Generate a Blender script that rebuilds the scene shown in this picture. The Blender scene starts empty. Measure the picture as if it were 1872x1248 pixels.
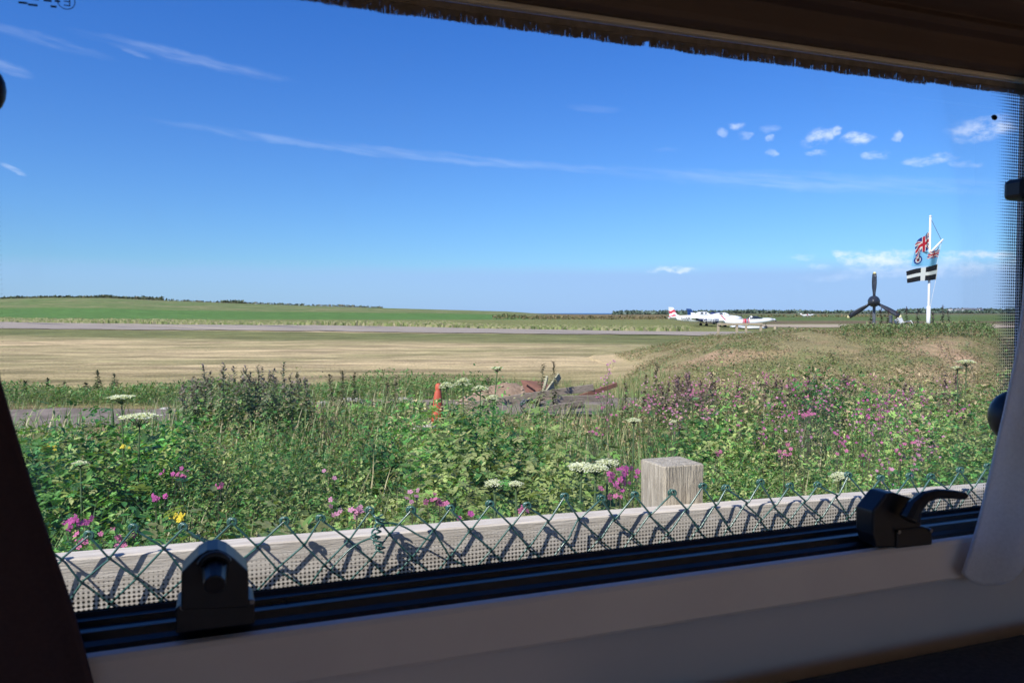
import bpy, math, random
import numpy as np
from mathutils import Vector, Matrix
rad = math.radians
S = bpy.context.scene
COL = S.collection
rng = np.random.default_rng(11)
random.seed(5)

# ------------------------------------------------------------------ camera, sky, sun, exposure
EYE = 1.6
YAW, PITCH, FPX = rad(-20.5), rad(-2.07), 1441.0
cam_d = bpy.data.cameras.new("camera")
cam = bpy.data.objects.new("camera", cam_d)
COL.objects.link(cam)
cam.location = (0, 0, EYE)
cam.rotation_euler = (rad(90) + PITCH, 0, YAW)
cam_d.sensor_width = 36
cam_d.lens = FPX / 1872 * 36
cam_d.clip_start = 0.02
cam_d.clip_end = 60000
cam_d.dof.use_dof = True
cam_d.dof.focus_distance = 3.2
cam_d.dof.aperture_fstop = 13
S.camera = cam
S.view_settings.view_transform = 'Standard'
S.view_settings.look = 'None'
S.view_settings.exposure = 0.65
S.view_settings.gamma = 1

SUN_EL = rad(43)
TRAVEL = np.array([math.cos(rad(27)) * math.cos(SUN_EL), math.sin(rad(27)) * math.cos(SUN_EL), -math.sin(SUN_EL)])
sun_d = bpy.data.lights.new("sun", 'SUN')
sun_d.energy = 4.2
sun_d.angle = rad(0.53)
sun_d.color = (1.0, 0.95, 0.87)
sun = bpy.data.objects.new("sun", sun_d)
COL.objects.link(sun)
sun.rotation_euler = Vector(TRAVEL).to_track_quat('-Z', 'Y').to_euler()
sun.location = (-10, -10, 12)

CY, SY = math.cos(YAW), math.sin(YAW)
RGT = np.array([CY, SY, 0.0])          # to the right of the view
FWD = np.array([-SY, CY, 0.0])         # along the view, level


def ray(px, py):
    x, y = (px - 936) / FPX, -(py - 624) / FPX
    cp, sp = math.cos(PITCH), math.sin(PITCH)
    v = (x, cp - sp * y, sp + cp * y)
    return np.array([CY * v[0] - SY * v[1], SY * v[0] + CY * v[1], v[2]])


def PY(px, py, Y):
    d = ray(px, py)
    return np.array([0, 0, EYE]) + d * (Y / d[1])


def PZ(px, py, z=0.0):
    d = ray(px, py)
    return np.array([0, 0, EYE]) + d * ((z - EYE) / d[2])


def UW(u, w, z=0.0):
    return RGT * u + FWD * w + np.array([0, 0, z])


def PD(px, py, w):
    """point of the photograph at depth w along the view"""
    return UW((px - 936) / FPX * w, w, EYE - (py - 572) / FPX * w)


# ---- node helper
class NT:
    def __init__(s, tree):
        s.t = tree
        s.n = tree.nodes
        s.l = tree.links

    def node(s, typ, **kw):
        n = s.n.new(typ)
        for k, v in kw.items():
            setattr(n, k, v)
        return n

    def put(s, sock, v):
        if v is None:
            return
        if isinstance(v, bpy.types.NodeSocket):
            s.l.new(v, sock)
        else:
            if sock.type == 'RGBA' and len(v) == 3:
                v = (*v, 1)
            sock.default_value = v

    def m(s, op, a=None, b=None, c=None, clamp=False):
        n = s.node('ShaderNodeMath', operation=op)
        n.use_clamp = clamp
        for i, v in enumerate((a, b, c)):
            s.put(n.inputs[i], v)
        return n.outputs[0]

    def vm(s, op, a=None, b=None, out=0):
        n = s.node('ShaderNodeVectorMath', operation=op)
        s.put(n.inputs[0], a)
        s.put(n.inputs[1], b)
        return n.outputs[out]

    def mix(s, f, a, b, blend='MIX'):
        n = s.node('ShaderNodeMix', data_type='RGBA', blend_type=blend)
        s.put(n.inputs[0], f)
        s.put(n.inputs[6], a)
        s.put(n.inputs[7], b)
        return n.outputs[2]

    def sm(s, v, a, b, to0=0.0, to1=1.0):
        n = s.node('ShaderNodeMapRange', interpolation_type='SMOOTHSTEP')
        s.put(n.inputs[0], v)
        n.inputs[1].default_value, n.inputs[2].default_value = a, b
        n.inputs[3].default_value, n.inputs[4].default_value = to0, to1
        return n.outputs[0]

    def noise(s, vec, scale, detail=3, rough=0.55, out=0):
        n = s.node('ShaderNodeTexNoise')
        s.put(n.inputs['Vector'], vec)
        n.inputs['Scale'].default_value = scale
        n.inputs['Detail'].default_value = detail
        n.inputs['Roughness'].default_value = rough
        return n.outputs[out]

    def sep(s, v):
        n = s.node('ShaderNodeSeparateXYZ')
        s.put(n.inputs[0], v)
        return n.outputs

    def comb(s, x=0.0, y=0.0, z=0.0):
        n = s.node('ShaderNodeCombineXYZ')
        for i, v in enumerate((x, y, z)):
            s.put(n.inputs[i], v)
        return n.outputs[0]


# ---- sky with its clouds
world = bpy.data.worlds.new("World")
S.world = world
world.use_nodes = True
wt = NT(world.node_tree)
wt.n.clear()
sky = wt.node('ShaderNodeTexSky', sky_type='NISHITA')
sky.sun_disc = False
sky.sun_elevation = SUN_EL
sky.sun_rotation = math.atan2(-TRAVEL[0], -TRAVEL[1])
sky.altitude = 0
sky.air_density = 1.0
sky.dust_density = 0.35
sky.ozone_density = 3.0
gen = wt.node('ShaderNodeTexCoord').outputs['Generated']
dirn = wt.vm('NORMALIZE', gen)
dR = wt.vm('DOT_PRODUCT', dirn, tuple(RGT), out=1)
dF = wt.vm('DOT_PRODUCT', dirn, tuple(FWD), out=1)
dz = wt.sep(dirn)[2]
az = wt.m('ARCTAN2', dR, dF)
el = wt.m('ARCSINE', dz)
ae = wt.comb(az, el, 0.0)
warp = wt.noise(ae, 28.0, 4, 0.62, out=1)
wr = wt.sep(warp)
fine = wt.noise(wt.comb(wt.m('MULTIPLY', az, 0.6), el, 0.0), 75.0, 5, 0.65)
streak = wt.noise(wt.comb(wt.m('MULTIPLY', wt.m('ADD', az, wt.m('MULTIPLY', el, 1.0)), 0.14), wt.m('ADD', el, wt.m('MULTIPLY', az, 0.13)), 0.0), 110.0, 4, 0.6)
# (px, py, half width, half height, tilt, strength, cumulus?)
CLOUDS = [
    (350, 113, 150, 9, .12, .34, 0), (250, 98, 28, 5, .3, .35, 0), (95, 82, 95, 9, .13, .30, 0), (20, 128, 40, 10, .2, .42, 0), (32, 311, 18, 5, .5, .75, 0),
    (700, 280, 300, 8, .075, .36, 0), (800, 287, 60, 7, .1, .25, 0), (1070, 311, 70, 6, .1, .30, 0), (1480, 335, 330, 14, .10, .34, 0), (1620, 348, 170, 7, .07, .30, 0),
    (1370, 322, 120, 9, .05, .18, 0), (1085, 203, 40, 6, .1, .15, 0), (1217, 276, 20, 3, 0, .25, 0),
    (1790, 240, 62, 20, -.05, .75, 1), (1700, 293, 50, 9, 0, .62, 1), (1765, 300, 30, 6, .1, .35, 1), (1490, 256, 26, 13, -.3, .85, 1), (1520, 243, 12, 8, 0, .7, 1),
    (1556, 259, 34, 10, 0, .85, 1), (1627, 255, 10, 8, 0, .6, 1), (1595, 287, 22, 7, 0, .6, 1), (1487, 285, 14, 6, 0, .6, 1), (1347, 237, 12, 7, 0, .6, 1), (1320, 249, 10, 8, 0, .45, 1),
    (1357, 252, 10, 7, 0, .5, 1), (1408, 256, 10, 7, 0, .55, 1), (1410, 281, 12, 6, 0, .55, 1), (1400, 239, 20, 7, 0, .28, 1),
    (1235, 492, 42, 6, 0, .8, 1), (1195, 495, 22, 5, 0, .35, 1), (1537, 462, 22, 7, 0, .9, 1), (1565, 473, 32, 13, 0, 1, 1), (1620, 471, 66, 15, 0, 1, 1), (1470, 473, 26, 6, 0, .35, 1),
    (1790, 468, 60, 10, 0, 1.0, 1), (1740, 472, 40, 12, 0, .7, 1), (1760, 486, 110, 22, 0, .45, 1), (1660, 490, 140, 18, 0, .38, 1), (1500, 487, 20, 6, 0, .35, 1), (1900, 475, 80, 12, 0, .7, 1), (1520, 508, 60, 8, 0, .2, 1),
]
tot = None
for (px, py, hw, hh, tilt, st, cum) in CLOUDS:
    a0 = math.atan((px - 936) / FPX)
    e0 = math.atan((572 - py) / FPX * math.cos(a0))
    sc = math.cos(a0) ** 2 / FPX
    wa = 0.016 if cum else 0.006
    x = wt.m('SUBTRACT', wt.m('ADD', az, wt.m('MULTIPLY', wt.m('SUBTRACT', wr[0], .5), wa * 2.2)), a0)
    y = wt.m('SUBTRACT', wt.m('ADD', el, wt.m('MULTIPLY', wt.m('SUBTRACT', wr[1], .5), wa * (1.3 if cum else 1.6))), e0)
    y2 = wt.m('ADD', y, wt.m('MULTIPLY', x, tilt))
    q = wt.m('ADD', wt.m('POWER', wt.m('ABSOLUTE', wt.m('DIVIDE', x, hw * sc)), 2.0), wt.m('POWER', wt.m('ABSOLUTE', wt.m('DIVIDE', y2, hh * math.cos(a0) / FPX)), 2.0))
    g = wt.sm(q, 1.5 if cum else 2.2, 0.0, 0.0, st * (.9 if cum else .62))
    n = wt.m('MULTIPLY', g, wt.sm(fine if cum else streak, .33 if cum else .25, .68 if cum else .85))
    tot = n if tot is None else wt.m('MAXIMUM', tot, n)
haze_n = wt.noise(wt.comb(wt.m('MULTIPLY', az, .25), el, 0.0), 40.0, 4, .6)
bandtop = wt.m('ADD', el, wt.m('MULTIPLY', wt.m('SUBTRACT', haze_n, .5), 0.012))
band = wt.m('MULTIPLY', wt.sm(bandtop, .066, .044), wt.sm(az, -.5, .25, .55, .95))
base = wt.mix(1.0, sky.outputs[0], (0.66, 0.98, 1.35), 'MULTIPLY')
# deep blue overhead, softer towards the horizon, as a polarised Atlantic summer sky
base = wt.mix(1.0, base, wt.mix(wt.sm(el, -.01, .46), (1.0, 1.05, 1.12), (.47, .84, 1.28)), 'MULTIPLY')
c1 = wt.mix(wt.m('MULTIPLY', band, .88), base, (3.9, 5.9, 10.0))
c2 = wt.mix(wt.m('MULTIPLY', tot, .9), c1, (10.2, 11.0, 13.0))
bg = wt.node('ShaderNodeBackground')
wt.put(bg.inputs[0], c2)
bg.inputs[1].default_value = 0.063
wo = wt.node('ShaderNodeOutputWorld')
wt.l.new(bg.outputs[0], wo.inputs[0])


# ------------------------------------------------------------------ materials
def new_mat(name):
    m = bpy.data.materials.new(name)
    m.use_nodes = True
    t = NT(m.node_tree)
    t.n.clear()
    out = t.node('ShaderNodeOutputMaterial')
    return m, t, out


def bump(t, h, strength, dist=0.01):
    b = t.node('ShaderNodeBump')
    b.inputs['Strength'].default_value = strength
    b.inputs['Distance'].default_value = dist
    t.put(b.inputs['Height'], h)
    return b.outputs[0]


def mat(name, col, rough=.6, col2=None, scale=8.0, stretch=(1, 1, 1), metal=0.0, bmp=0.0, bdist=.01, spec=.5, coat=0.0, lo=.35, hi=.65, detail=5):
    """plain stuff whose colour wanders between col and col2 with a noise in object space"""
    m, t, out = new_mat(name)
    p = t.node('ShaderNodeBsdfPrincipled')
    if col2 is None:
        col2 = tuple(c * .8 for c in col)
    co = t.node('ShaderNodeTexCoord').outputs['Object']
    v = t.vm('MULTIPLY', co, tuple(stretch))
    n = t.noise(v, scale, detail, .6)
    c = t.mix(t.sm(n, lo, hi), col, col2)
    t.put(p.inputs['Base Color'], c)
    t.put(p.inputs['Roughness'], t.sm(n, 0, 1, rough * .85, min(1, rough * 1.15)))
    p.inputs['Metallic'].default_value = metal
    p.inputs['Specular IOR Level'].default_value = spec
    p.inputs['Coat Weight'].default_value = coat
    if bmp:
        t.put(p.inputs['Normal'], bump(t, t.noise(v, scale * 3, 4, .6), bmp, bdist))
    t.l.new(p.outputs[0], out.inputs[0])
    return m


def leaf_mat(name, transl=.3, rough=.5, var=.35, spec=.4):
    """foliage: own colour per leaf (attribute Col), some light passing through"""
    m, t, out = new_mat(name)
    at = t.node('ShaderNodeAttribute', attribute_name='Col').outputs['Color']
    co = t.node('ShaderNodeNewGeometry').outputs['Position']
    n = t.noise(co, 60, 2, .5)
    c = t.mix(1.0, at, t.mix(n, (1 - var,) * 3, (1 + var,) * 3), 'MULTIPLY')
    p = t.node('ShaderNodeBsdfPrincipled')
    t.put(p.inputs['Base Color'], c)
    p.inputs['Roughness'].default_value = rough
    p.inputs['Specular IOR Level'].default_value = spec
    tr = t.node('ShaderNodeBsdfTranslucent')
    t.put(tr.inputs[0], t.mix(1.0, c, (1.25, 1.35, .6), 'MULTIPLY'))
    mx = t.node('ShaderNodeMixShader')
    mx.inputs[0].default_value = transl
    t.l.new(p.outputs[0], mx.inputs[1])
    t.l.new(tr.outputs[0], mx.inputs[2])
    t.l.new(mx.outputs[0], out.inputs[0])
    return m


M_LEAF = leaf_mat("leaf")
M_DRY = leaf_mat("dry_stem", .15, .75, .25, .2)
M_PETAL = leaf_mat("petal", .35, .6, .12, .2)
M_TIMBER = mat("weathered_timber", (.62, .555, .49), .85, (.48, .42, .36), 9, (1.2, 14, 14), bmp=.5, bdist=.003)
M_POST = mat("post_timber", (.54, .475, .38), .9, (.33, .285, .225), 10, (9, 9, 1.0), bmp=.9, bdist=.006)
M_PVC = mat("green_wire_coating", (.025, .095, .075), .3, (.05, .13, .11), 60, spec=.8)
M_BLACK = mat("black_gloss_plastic", (.008, .009, .012), .3, (.014, .015, .02), 30, spec=.6)
M_BLACKM = mat("black_moulded_plastic", (.010, .010, .013), .42, (.016, .016, .02), 30, spec=.5)
M_CREAM = mat("cream_wall_board", (.80, .69, .60), .5, (.76, .66, .57), 5)
M_CREAM2 = mat("cream_trim", (.82, .72, .63), .42, (.78, .68, .6), 7)
M_BROWN = mat("brown_blind_case", (.13, .09, .068), .5, (.10, .07, .054), 6, (.4, 6, 6))
M_BEAD = mat("pale_bead", (.88, .84, .66), .4, (.8, .76, .6), 20)
M_BRUSH = mat("brush_pile", (.20, .18, .145), .9, (.28, .25, .21), 90)


def cloth(name, col, tr):
    m, t, out = new_mat(name)
    co = t.node('ShaderNodeTexCoord').outputs['Object']
    n = t.noise(co, 260, 3, .6)
    c = t.mix(n, tuple(v * .85 for v in col), tuple(min(1, v * 1.12) for v in col))
    d = t.node('ShaderNodeBsdfDiffuse')
    t.put(d.inputs[0], c)
    t.put(d.inputs['Normal'], bump(t, n, .3, .001))
    x = t.node('ShaderNodeBsdfTranslucent')
    t.put(x.inputs[0], c)
    mx = t.node('ShaderNodeMixShader')
    mx.inputs[0].default_value = tr
    t.l.new(d.outputs[0], mx.inputs[1])
    t.l.new(x.outputs[0], mx.inputs[2])
    t.l.new(mx.outputs[0], out.inputs[0])
    return m


M_CURT = cloth("grey_curtain_cloth", (.84, .84, .86), .45)
M_CURTB = cloth("brown_curtain_cloth", (.085, .055, .058), .10)
M_SCREW = mat("dull_screw", (.25, .25, .26), .4, metal=.9)
M_SEAT = mat("charcoal_upholstery", (.05, .05, .06), .95, (.035, .035, .045), 160, bmp=.3, bdist=.001)
M_VAN = mat("van_white_panel", (.78, .78, .76), .35, (.74, .74, .72), 3)
M_VANIN = mat("van_inner_lining", (.78, .63, .49), .7, (.72, .57, .44), 4)
M_RUBBER = mat("rubber", (.02, .02, .02), .7)
M_WHITE = mat("white_aircraft_paint", (.82, .82, .80), .3, (.76, .76, .74), 1.5, spec=.5)
M_NAVY = mat("navy_paint", (.02, .03, .11), .35, (.015, .022, .08), 1.5)
M_BLUE = mat("blue_paint", (.02, .07, .24), .35, (.015, .05, .18), 1.5)
M_RED = mat("red_paint", (.50, .03, .05), .35, (.42, .025, .04), 1.5)
M_PINK = mat("faded_red_paint", (.55, .22, .24), .4, (.48, .18, .2), 1.5)
M_GLASSD = mat("dark_cockpit_glass", (.02, .025, .03), .08, (.03, .035, .04), 2, spec=.8)
M_PROP = mat("black_propeller_paint", (.018, .022, .034), .4, (.03, .034, .045), 5)
M_YEL = mat("blade_tip_paint", (.75, .68, .35), .5)
M_GREYP = mat("grey_steel", (.10, .11, .13), .5, (.07, .08, .1), 5)
M_WPOLE = mat("white_pole_paint", (.80, .80, .78), .4, (.7, .7, .67), 3)
M_ROPE = mat("rope", (.10, .10, .12), .9)
M_ROPEW = mat("white_rope", (.7, .7, .68), .9)
M_ORANGE = mat("orange_plastic", (.60, .105, .045), .6, (.46, .075, .035), 6, lo=.4, hi=.6)
M_PLANK = mat("grey_plank", (.34, .28, .22), .9, (.20, .16, .125), 9, (1, 12, 12), bmp=.4, bdist=.003, spec=.1)
M_PLANKY = mat("lichen_plank", (.42, .39, .25), .85, (.27, .25, .16), 9, (1, 12, 12), bmp=.4, bdist=.003)
M_RUST = mat("rusty_sheet", (.26, .115, .07), .85, (.18, .08, .05), 6)
M_PIPE = mat("black_pipe", (.055, .065, .075), .5, (.035, .04, .05), 9)
M_STONE = mat("rubble_stone", (.50, .36, .26), .9, (.38, .26, .19), 14, bmp=.5, bdist=.02)
M_PALE = mat("pale_post_wood", (.42, .34, .22), .85, (.30, .24, .16), 7, (6, 6, 1))
M_HOUSE = mat("far_render", (.72, .71, .68), .8)
M_ROOF = mat("far_slate", (.16, .16, .18), .8)


# ------------------------------------------------------------------ mesh helpers
def tag(o, label=None, cat=None, group=None, kind=None):
    if label:
        o['label'] = label
    if cat:
        o['category'] = cat
    if group:
        o['group'] = group
    if kind:
        o['kind'] = kind
    return o


def empty(name, loc=(0, 0, 0), rz=0.0, label=None, cat=None, group=None, parent=None):
    o = bpy.data.objects.new(name, None)
    COL.objects.link(o)
    o.empty_display_size = .1
    o.location = tuple(float(v) for v in loc)
    o.rotation_euler = (0, 0, rz)
    if parent:
        o.parent = parent
    return tag(o, label, cat, group)


def copy_tree(o, parent=None):
    c = o.copy()
    COL.objects.link(c)
    if parent:
        c.parent = parent
    for ch in [x for x in o.children]:
        copy_tree(ch, c)
    return c


def link_mesh(me, name, m, parent=None, smooth=False, loc=None):
    if m is not None:
        for mm in (m if isinstance(m, (list, tuple)) else [m]):
            me.materials.append(mm)
    if smooth:
        me.polygons.foreach_set('use_smooth', [True] * len(me.polygons))
    o = bpy.data.objects.new(name, me)
    COL.objects.link(o)
    if parent:
        o.parent = parent
    if loc is not None:
        o.location = tuple(float(v) for v in loc)
    return o


def np_mesh(name, V, F, m, cols=None, parent=None, smooth=False, loc=None):
    """V (n,3); F (k,3|4) ints; cols (n,3) per vertex"""
    V = np.asarray(V, dtype=np.float32)
    F = np.asarray(F, dtype=np.int32)
    me = bpy.data.meshes.new(name)
    k, s = F.shape
    me.vertices.add(len(V))
    me.vertices.foreach_set('co', V.ravel())
    me.loops.add(k * s)
    me.loops.foreach_set('vertex_index', F.ravel())
    me.polygons.add(k)
    me.polygons.foreach_set('loop_start', np.arange(0, k * s, s, dtype=np.int32))
    me.polygons.foreach_set('loop_total', np.full(k, s, dtype=np.int32))
    me.update(calc_edges=True)
    if cols is not None:
        at = me.color_attributes.new('Col', 'FLOAT_COLOR', 'POINT')
        c4 = np.ones((len(V), 4), dtype=np.float32)
        c4[:, :3] = cols
        at.data.foreach_set('color', c4.ravel())
    return link_mesh(me, name, m, parent, smooth, loc)


class MB:
    def __init__(s):
        s.v, s.f, s.c = [], [], []
        s.col = (1, 1, 1)

    def add(s, vs, fs):
        b = len(s.v)
        s.v += [tuple(float(a) for a in v) for v in vs]
        s.c += [s.col] * len(vs)
        s.f += [tuple(b + i for i in f) for f in fs]
        return s

    def box(s, c, size, M=None, taper=1.0):
        x, y, z = [a / 2 for a in size]
        vs = [Vector((sx * x * (taper if sz > 0 else 1), sy * y * (taper if sz > 0 else 1), sz * z)) for sz in (-1, 1) for sy in (-1, 1) for sx in (-1, 1)]
        if M is not None:
            vs = [M @ v for v in vs]
        vs = [v + Vector(c) for v in vs]
        return s.add(vs, [(0, 2, 3, 1), (4, 5, 7, 6), (0, 1, 5, 4), (2, 6, 7, 3), (0, 4, 6, 2), (1, 3, 7, 5)])

    def rod(s, a, b, w, h, up=(0, 0, 1)):
        """a bar of w x h section from a to b"""
        a, b = Vector(a), Vector(b)
        d = (b - a)
        L = d.length
        d.normalize()
        side = d.cross(Vector(up))
        if side.length < 1e-4:
            side = d.cross(Vector((0, 1, 0)))
        side.normalize()
        u = side.cross(d)
        M = Matrix((d, side, u)).transposed()
        return s.box((a + b) / 2, (L, w, h), M)

    def tube(s, pts, r, n=8, cap=True):
        pts = [Vector(p) for p in pts]
        rs = r if isinstance(r, (list, tuple)) else [r] * len(pts)
        base = len(s.v)
        ref = None
        for i, p in enumerate(pts):
            t = (pts[min(i + 1, len(pts) - 1)] - pts[max(i - 1, 0)])
            t.normalize()
            if ref is None:
                ref = t.cross(Vector((.13, .21, .97)))
                if ref.length < .05:
                    ref = t.cross(Vector((1, 0, 0)))
            ref = ref - t * ref.dot(t)
            ref.normalize()
            bi = t.cross(ref)
            for k in range(n):
                a = 2 * math.pi * k / n
                q = p + (ref * math.cos(a) + bi * math.sin(a)) * rs[i]
                s.v.append(tuple(q))
                s.c.append(s.col)
        for i in range(len(pts) - 1):
            for k in range(n):
                a, b = base + i * n + k, base + i * n + (k + 1) % n
                s.f.append((a, b, b + n, a + n))
        if cap:
            s.f.append(tuple(base + k for k in range(n))[::-1])
            s.f.append(tuple(base + (len(pts) - 1) * n + k for k in range(n)))
        return s

    def prism(s, outline, y0, y1, axis='Y'):
        """outline in (a,b) extruded between y0 and y1 along an axis"""
        n = len(outline)
        def mk(a, b, c):
            return {'Y': (a, c, b), 'X': (c, a, b), 'Z': (a, b, c)}[axis]
        vs = [mk(a, b, y0) for a, b in outline] + [mk(a, b, y1) for a, b in outline]
        fs = [tuple(range(n)), tuple(range(2 * n - 1, n - 1, -1))]
        fs += [(i, i + n, (i + 1) % n + n, (i + 1) % n) for i in range(n)]
        return s.add(vs, fs)

    def loft(s, rings, cap=True):
        n = len(rings[0])
        base = len(s.v)
        for r in rings:
            s.v += [tuple(float(a) for a in p) for p in r]
            s.c += [s.col] * n
        for i in range(len(rings) - 1):
            for k in range(n):
                a, b = base + i * n + k, base + i * n + (k + 1) % n
                s.f.append((a, b, b + n, a + n))
        if cap:
            s.f.append(tuple(base + k for k in range(n))[::-1])
            s.f.append(tuple(base + (len(rings) - 1) * n + k for k in range(n)))
        return s

    def blob(s, c, r, jit=.2, seg=8, rings=5, sq=(1, 1, 1)):
        R = []
        for i in range(rings + 1):
            th = math.pi * (i + .0001) / (rings + .0002)
            ring = []
            for k in range(seg):
                a = 2 * math.pi * k / seg
                q = r * (1 + random.uniform(-jit, jit))
                ring.append((c[0] + q * sq[0] * math.sin(th) * math.cos(a), c[1] + q * sq[1] * math.sin(th) * math.sin(a), c[2] + q * sq[2] * math.cos(th)))
            R.append(ring)
        return s.loft(R)

    def build(s, name, m, parent=None, smooth=False, bevel=0.0, loc=None, colors=False):
        me = bpy.data.meshes.new(name)
        me.from_pydata(s.v, [], s.f)
        me.update()
        import bmesh
        bm = bmesh.new()
        bm.from_mesh(me)
        bmesh.ops.recalc_face_normals(bm, faces=bm.faces)
        bm.to_mesh(me)
        bm.free()
        if colors:
            at = me.color_attributes.new('Col', 'FLOAT_COLOR', 'POINT')
            c4 = np.ones((len(s.v), 4), dtype=np.float32)
            c4[:, :3] = np.array(s.c)
            at.data.foreach_set('color', c4.ravel())
        o = link_mesh(me, name, m, parent, smooth, loc)
        if bevel:
            b = o.modifiers.new('bevel', 'BEVEL')
            b.width = bevel
            b.segments = 2
            b.limit_method = 'ANGLE'
            b.angle_limit = rad(40)
            b.harden_normals = False
        return o


def sstep(x, a, b):
    t = np.clip((x - a) / (b - a), 0, 1)
    return t * t * (3 - 2 * t)


def vnoise(x, y, seed=0):
    """smooth value noise, numpy"""
    xi, yi = np.floor(x).astype(np.int64), np.floor(y).astype(np.int64)
    xf, yf = x - xi, y - yi
    def h(a, b):
        n = (a * 374761393 + b * 668265263 + seed * 1442695041) & 0xffffffff
        n = ((n ^ (n >> 13)) * 1274126177) & 0xffffffff
        return ((n ^ (n >> 16)) & 0xffff) / 65535.0
    sx, sy = xf * xf * (3 - 2 * xf), yf * yf * (3 - 2 * yf)
    a = h(xi, yi) * (1 - sx) + h(xi + 1, yi) * sx
    b = h(xi, yi + 1) * (1 - sx) + h(xi + 1, yi + 1) * sx
    return a * (1 - sy) + b * sy


def fbm(x, y, seed=0, o=4):
    r, a, t = 0, .5, 0
    for i in range(o):
        r = r + a * vnoise(x * 2 ** i, y * 2 ** i, seed + i)
        t += a
        a *= .5
    return r / t


# ------------------------------------------------------------------ ground, hills, runway
RIDGE_PX = [-900, -300, 0, 100, 200, 300, 430, 620, 800, 950, 1080, 1150, 3000]
RIDGE_UP = [10, 20, 25, 27, 26.5, 22, 17, 11, 6, 2.0, -1.2, -2, -2]


def polar(x, y):
    u = x * RGT[0] + y * RGT[1]
    w = x * FWD[0] + y * FWD[1]
    px = np.where(w > 1, 936 + FPX * u / np.maximum(w, 1), np.where(u > 0, 3000, -900))
    return u, w, px


RW_N = (np.array([-19.8, 89.3]), np.array([28.6, 49.3]))       # near edge of the runway
_d = RW_N[1] - RW_N[0]
RW_T = _d / np.linalg.norm(_d)
RW_M = np.array([-RW_T[1], RW_T[0]])                            # pointing away from us


def ground_h(x, y):
    u, w, px = polar(x, y)
    r = np.hypot(x, y)
    up = np.interp(px, RIDGE_PX, RIDGE_UP)
    top = np.maximum(up / FPX * 420 + EYE, 0) * sstep(up, -1.5, 3)
    far = r * np.maximum(np.cos(np.arctan((px - 936) / FPX)), .3)
    h = top * sstep(far, 158, 420) * (1 - .4 * sstep(far, 430, 800))
    h = h * np.where(w > 0, 1, 0)
    left = 1 - sstep(px, 1110, 1150)
    h = h - 16 * sstep(far, 905, 1000) * left
    h = h + (1 - left) * (3.2 * sstep(far, 500, 1150) + 5.0 * sstep(far, 1150, 1900) * sstep(px, 1640, 1770)) - 26 * sstep(far, 2100, 2400)
    h = h + (fbm(x * .05, y * .05, 3) - .5) * .25 * sstep(r, 20, 60) * (1 - sstep(r, 60, 140) * .2)
    h = h + (fbm(x * .9, y * .9, 5) - .5) * .05
    return h


def lerp3(a, b, t):
    return a * (1 - t[:, None]) + b * t[:, None]


def C(*c):
    return np.array(c)[None, :]


def ground_col(x, y):
    u, w, px = polar(x, y)
    s = (x - RW_N[0][0]) * RW_M[0] + (y - RW_N[0][1]) * RW_M[1]       # >0 beyond the near edge of the runway
    along = x * RGT[0] + y * RGT[1]
    n1 = fbm(x * .07, y * .25, 1)
    n2 = fbm(x * .3, y * .9, 2)
    n3 = fbm(x * .012, y * .02, 4)
    straw, olive, green = C(.55, .415, .24), C(.27, .245, .11), C(.13, .16, .055)
    far = np.hypot(x, y)
    col = lerp3(straw * 1.0, olive, np.clip((n1 * .6 + n2 * .6 - .50) * 3.0, 0, 1) * .75)
    # nearer the weeds the sward is greener
    col = lerp3(col, C(.22, .19, .075), (1 - sstep(w, 16, 27)) * (.45 + .5 * n2))
    col = lerp3(col, C(.17, .165, .06), sstep(px, 900, 1350) * sstep(w, 20, 60) * .55)
    col = lerp3(col, lerp3(C(.22, .14, .085), C(.15, .17, .06), sstep(w, 12.5, 14.5)) * (.8 + .5 * n2[:, None]), 1 - sstep(w, 14.5, 17.5))
    band = sstep(s, -21, -13) * (1 - sstep(s, 0, 1))
    col = lerp3(col, lerp3(C(.19, .185, .07), green, n1), band * .9)
    beyond = sstep(s, 3, 6)
    verge = lerp3(C(.24, .23, .09), C(.17, .19, .065), n1)
    col = lerp3(col, verge, beyond)
    d = w
    crop = sstep(d, 168, 190) * (1 - sstep(d + (n3 - .5) * 60, 255, 285)) * (1 - sstep(px, 900, 1060))
    col = lerp3(col, C(.105, .195, .052) * (.9 + .25 * n1[:, None]), crop)
    hi = sstep(d + (n3 - .5) * 60, 255, 285) * (1 - sstep(px, 1000, 1060))
    col = lerp3(col, lerp3(lerp3(C(.15, .20, .07), C(.24, .23, .11), sstep(n1, .4, .7)), C(.16, .13, .07), sstep(d, 375, 400)), hi)
    br = sstep(px, 930, 1060) * (1 - sstep(px, 1200, 1330)) * sstep(d, 170, 260)
    col = lerp3(col, C(.20, .145, .08), br * .85)
    rt = sstep(px, 1200, 1330)
    col = lerp3(col, C(.115, .16, .05), rt * sstep(d, 150, 165) * (1 - sstep(d, 330, 360)))
    col = lerp3(col, C(.17, .13, .075), rt * sstep(d, 112, 118) * (1 - sstep(d, 145, 165)))
    col = lerp3(col, C(.13, .17, .065), rt * sstep(d, 340, 380) * (1 - sstep(d, 600, 640)))
    col = lerp3(col, C(.15, .13, .09), rt * sstep(d, 600, 640) * (.5 + .5 * n3))
    return np.clip(col, .01, .8)


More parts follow.
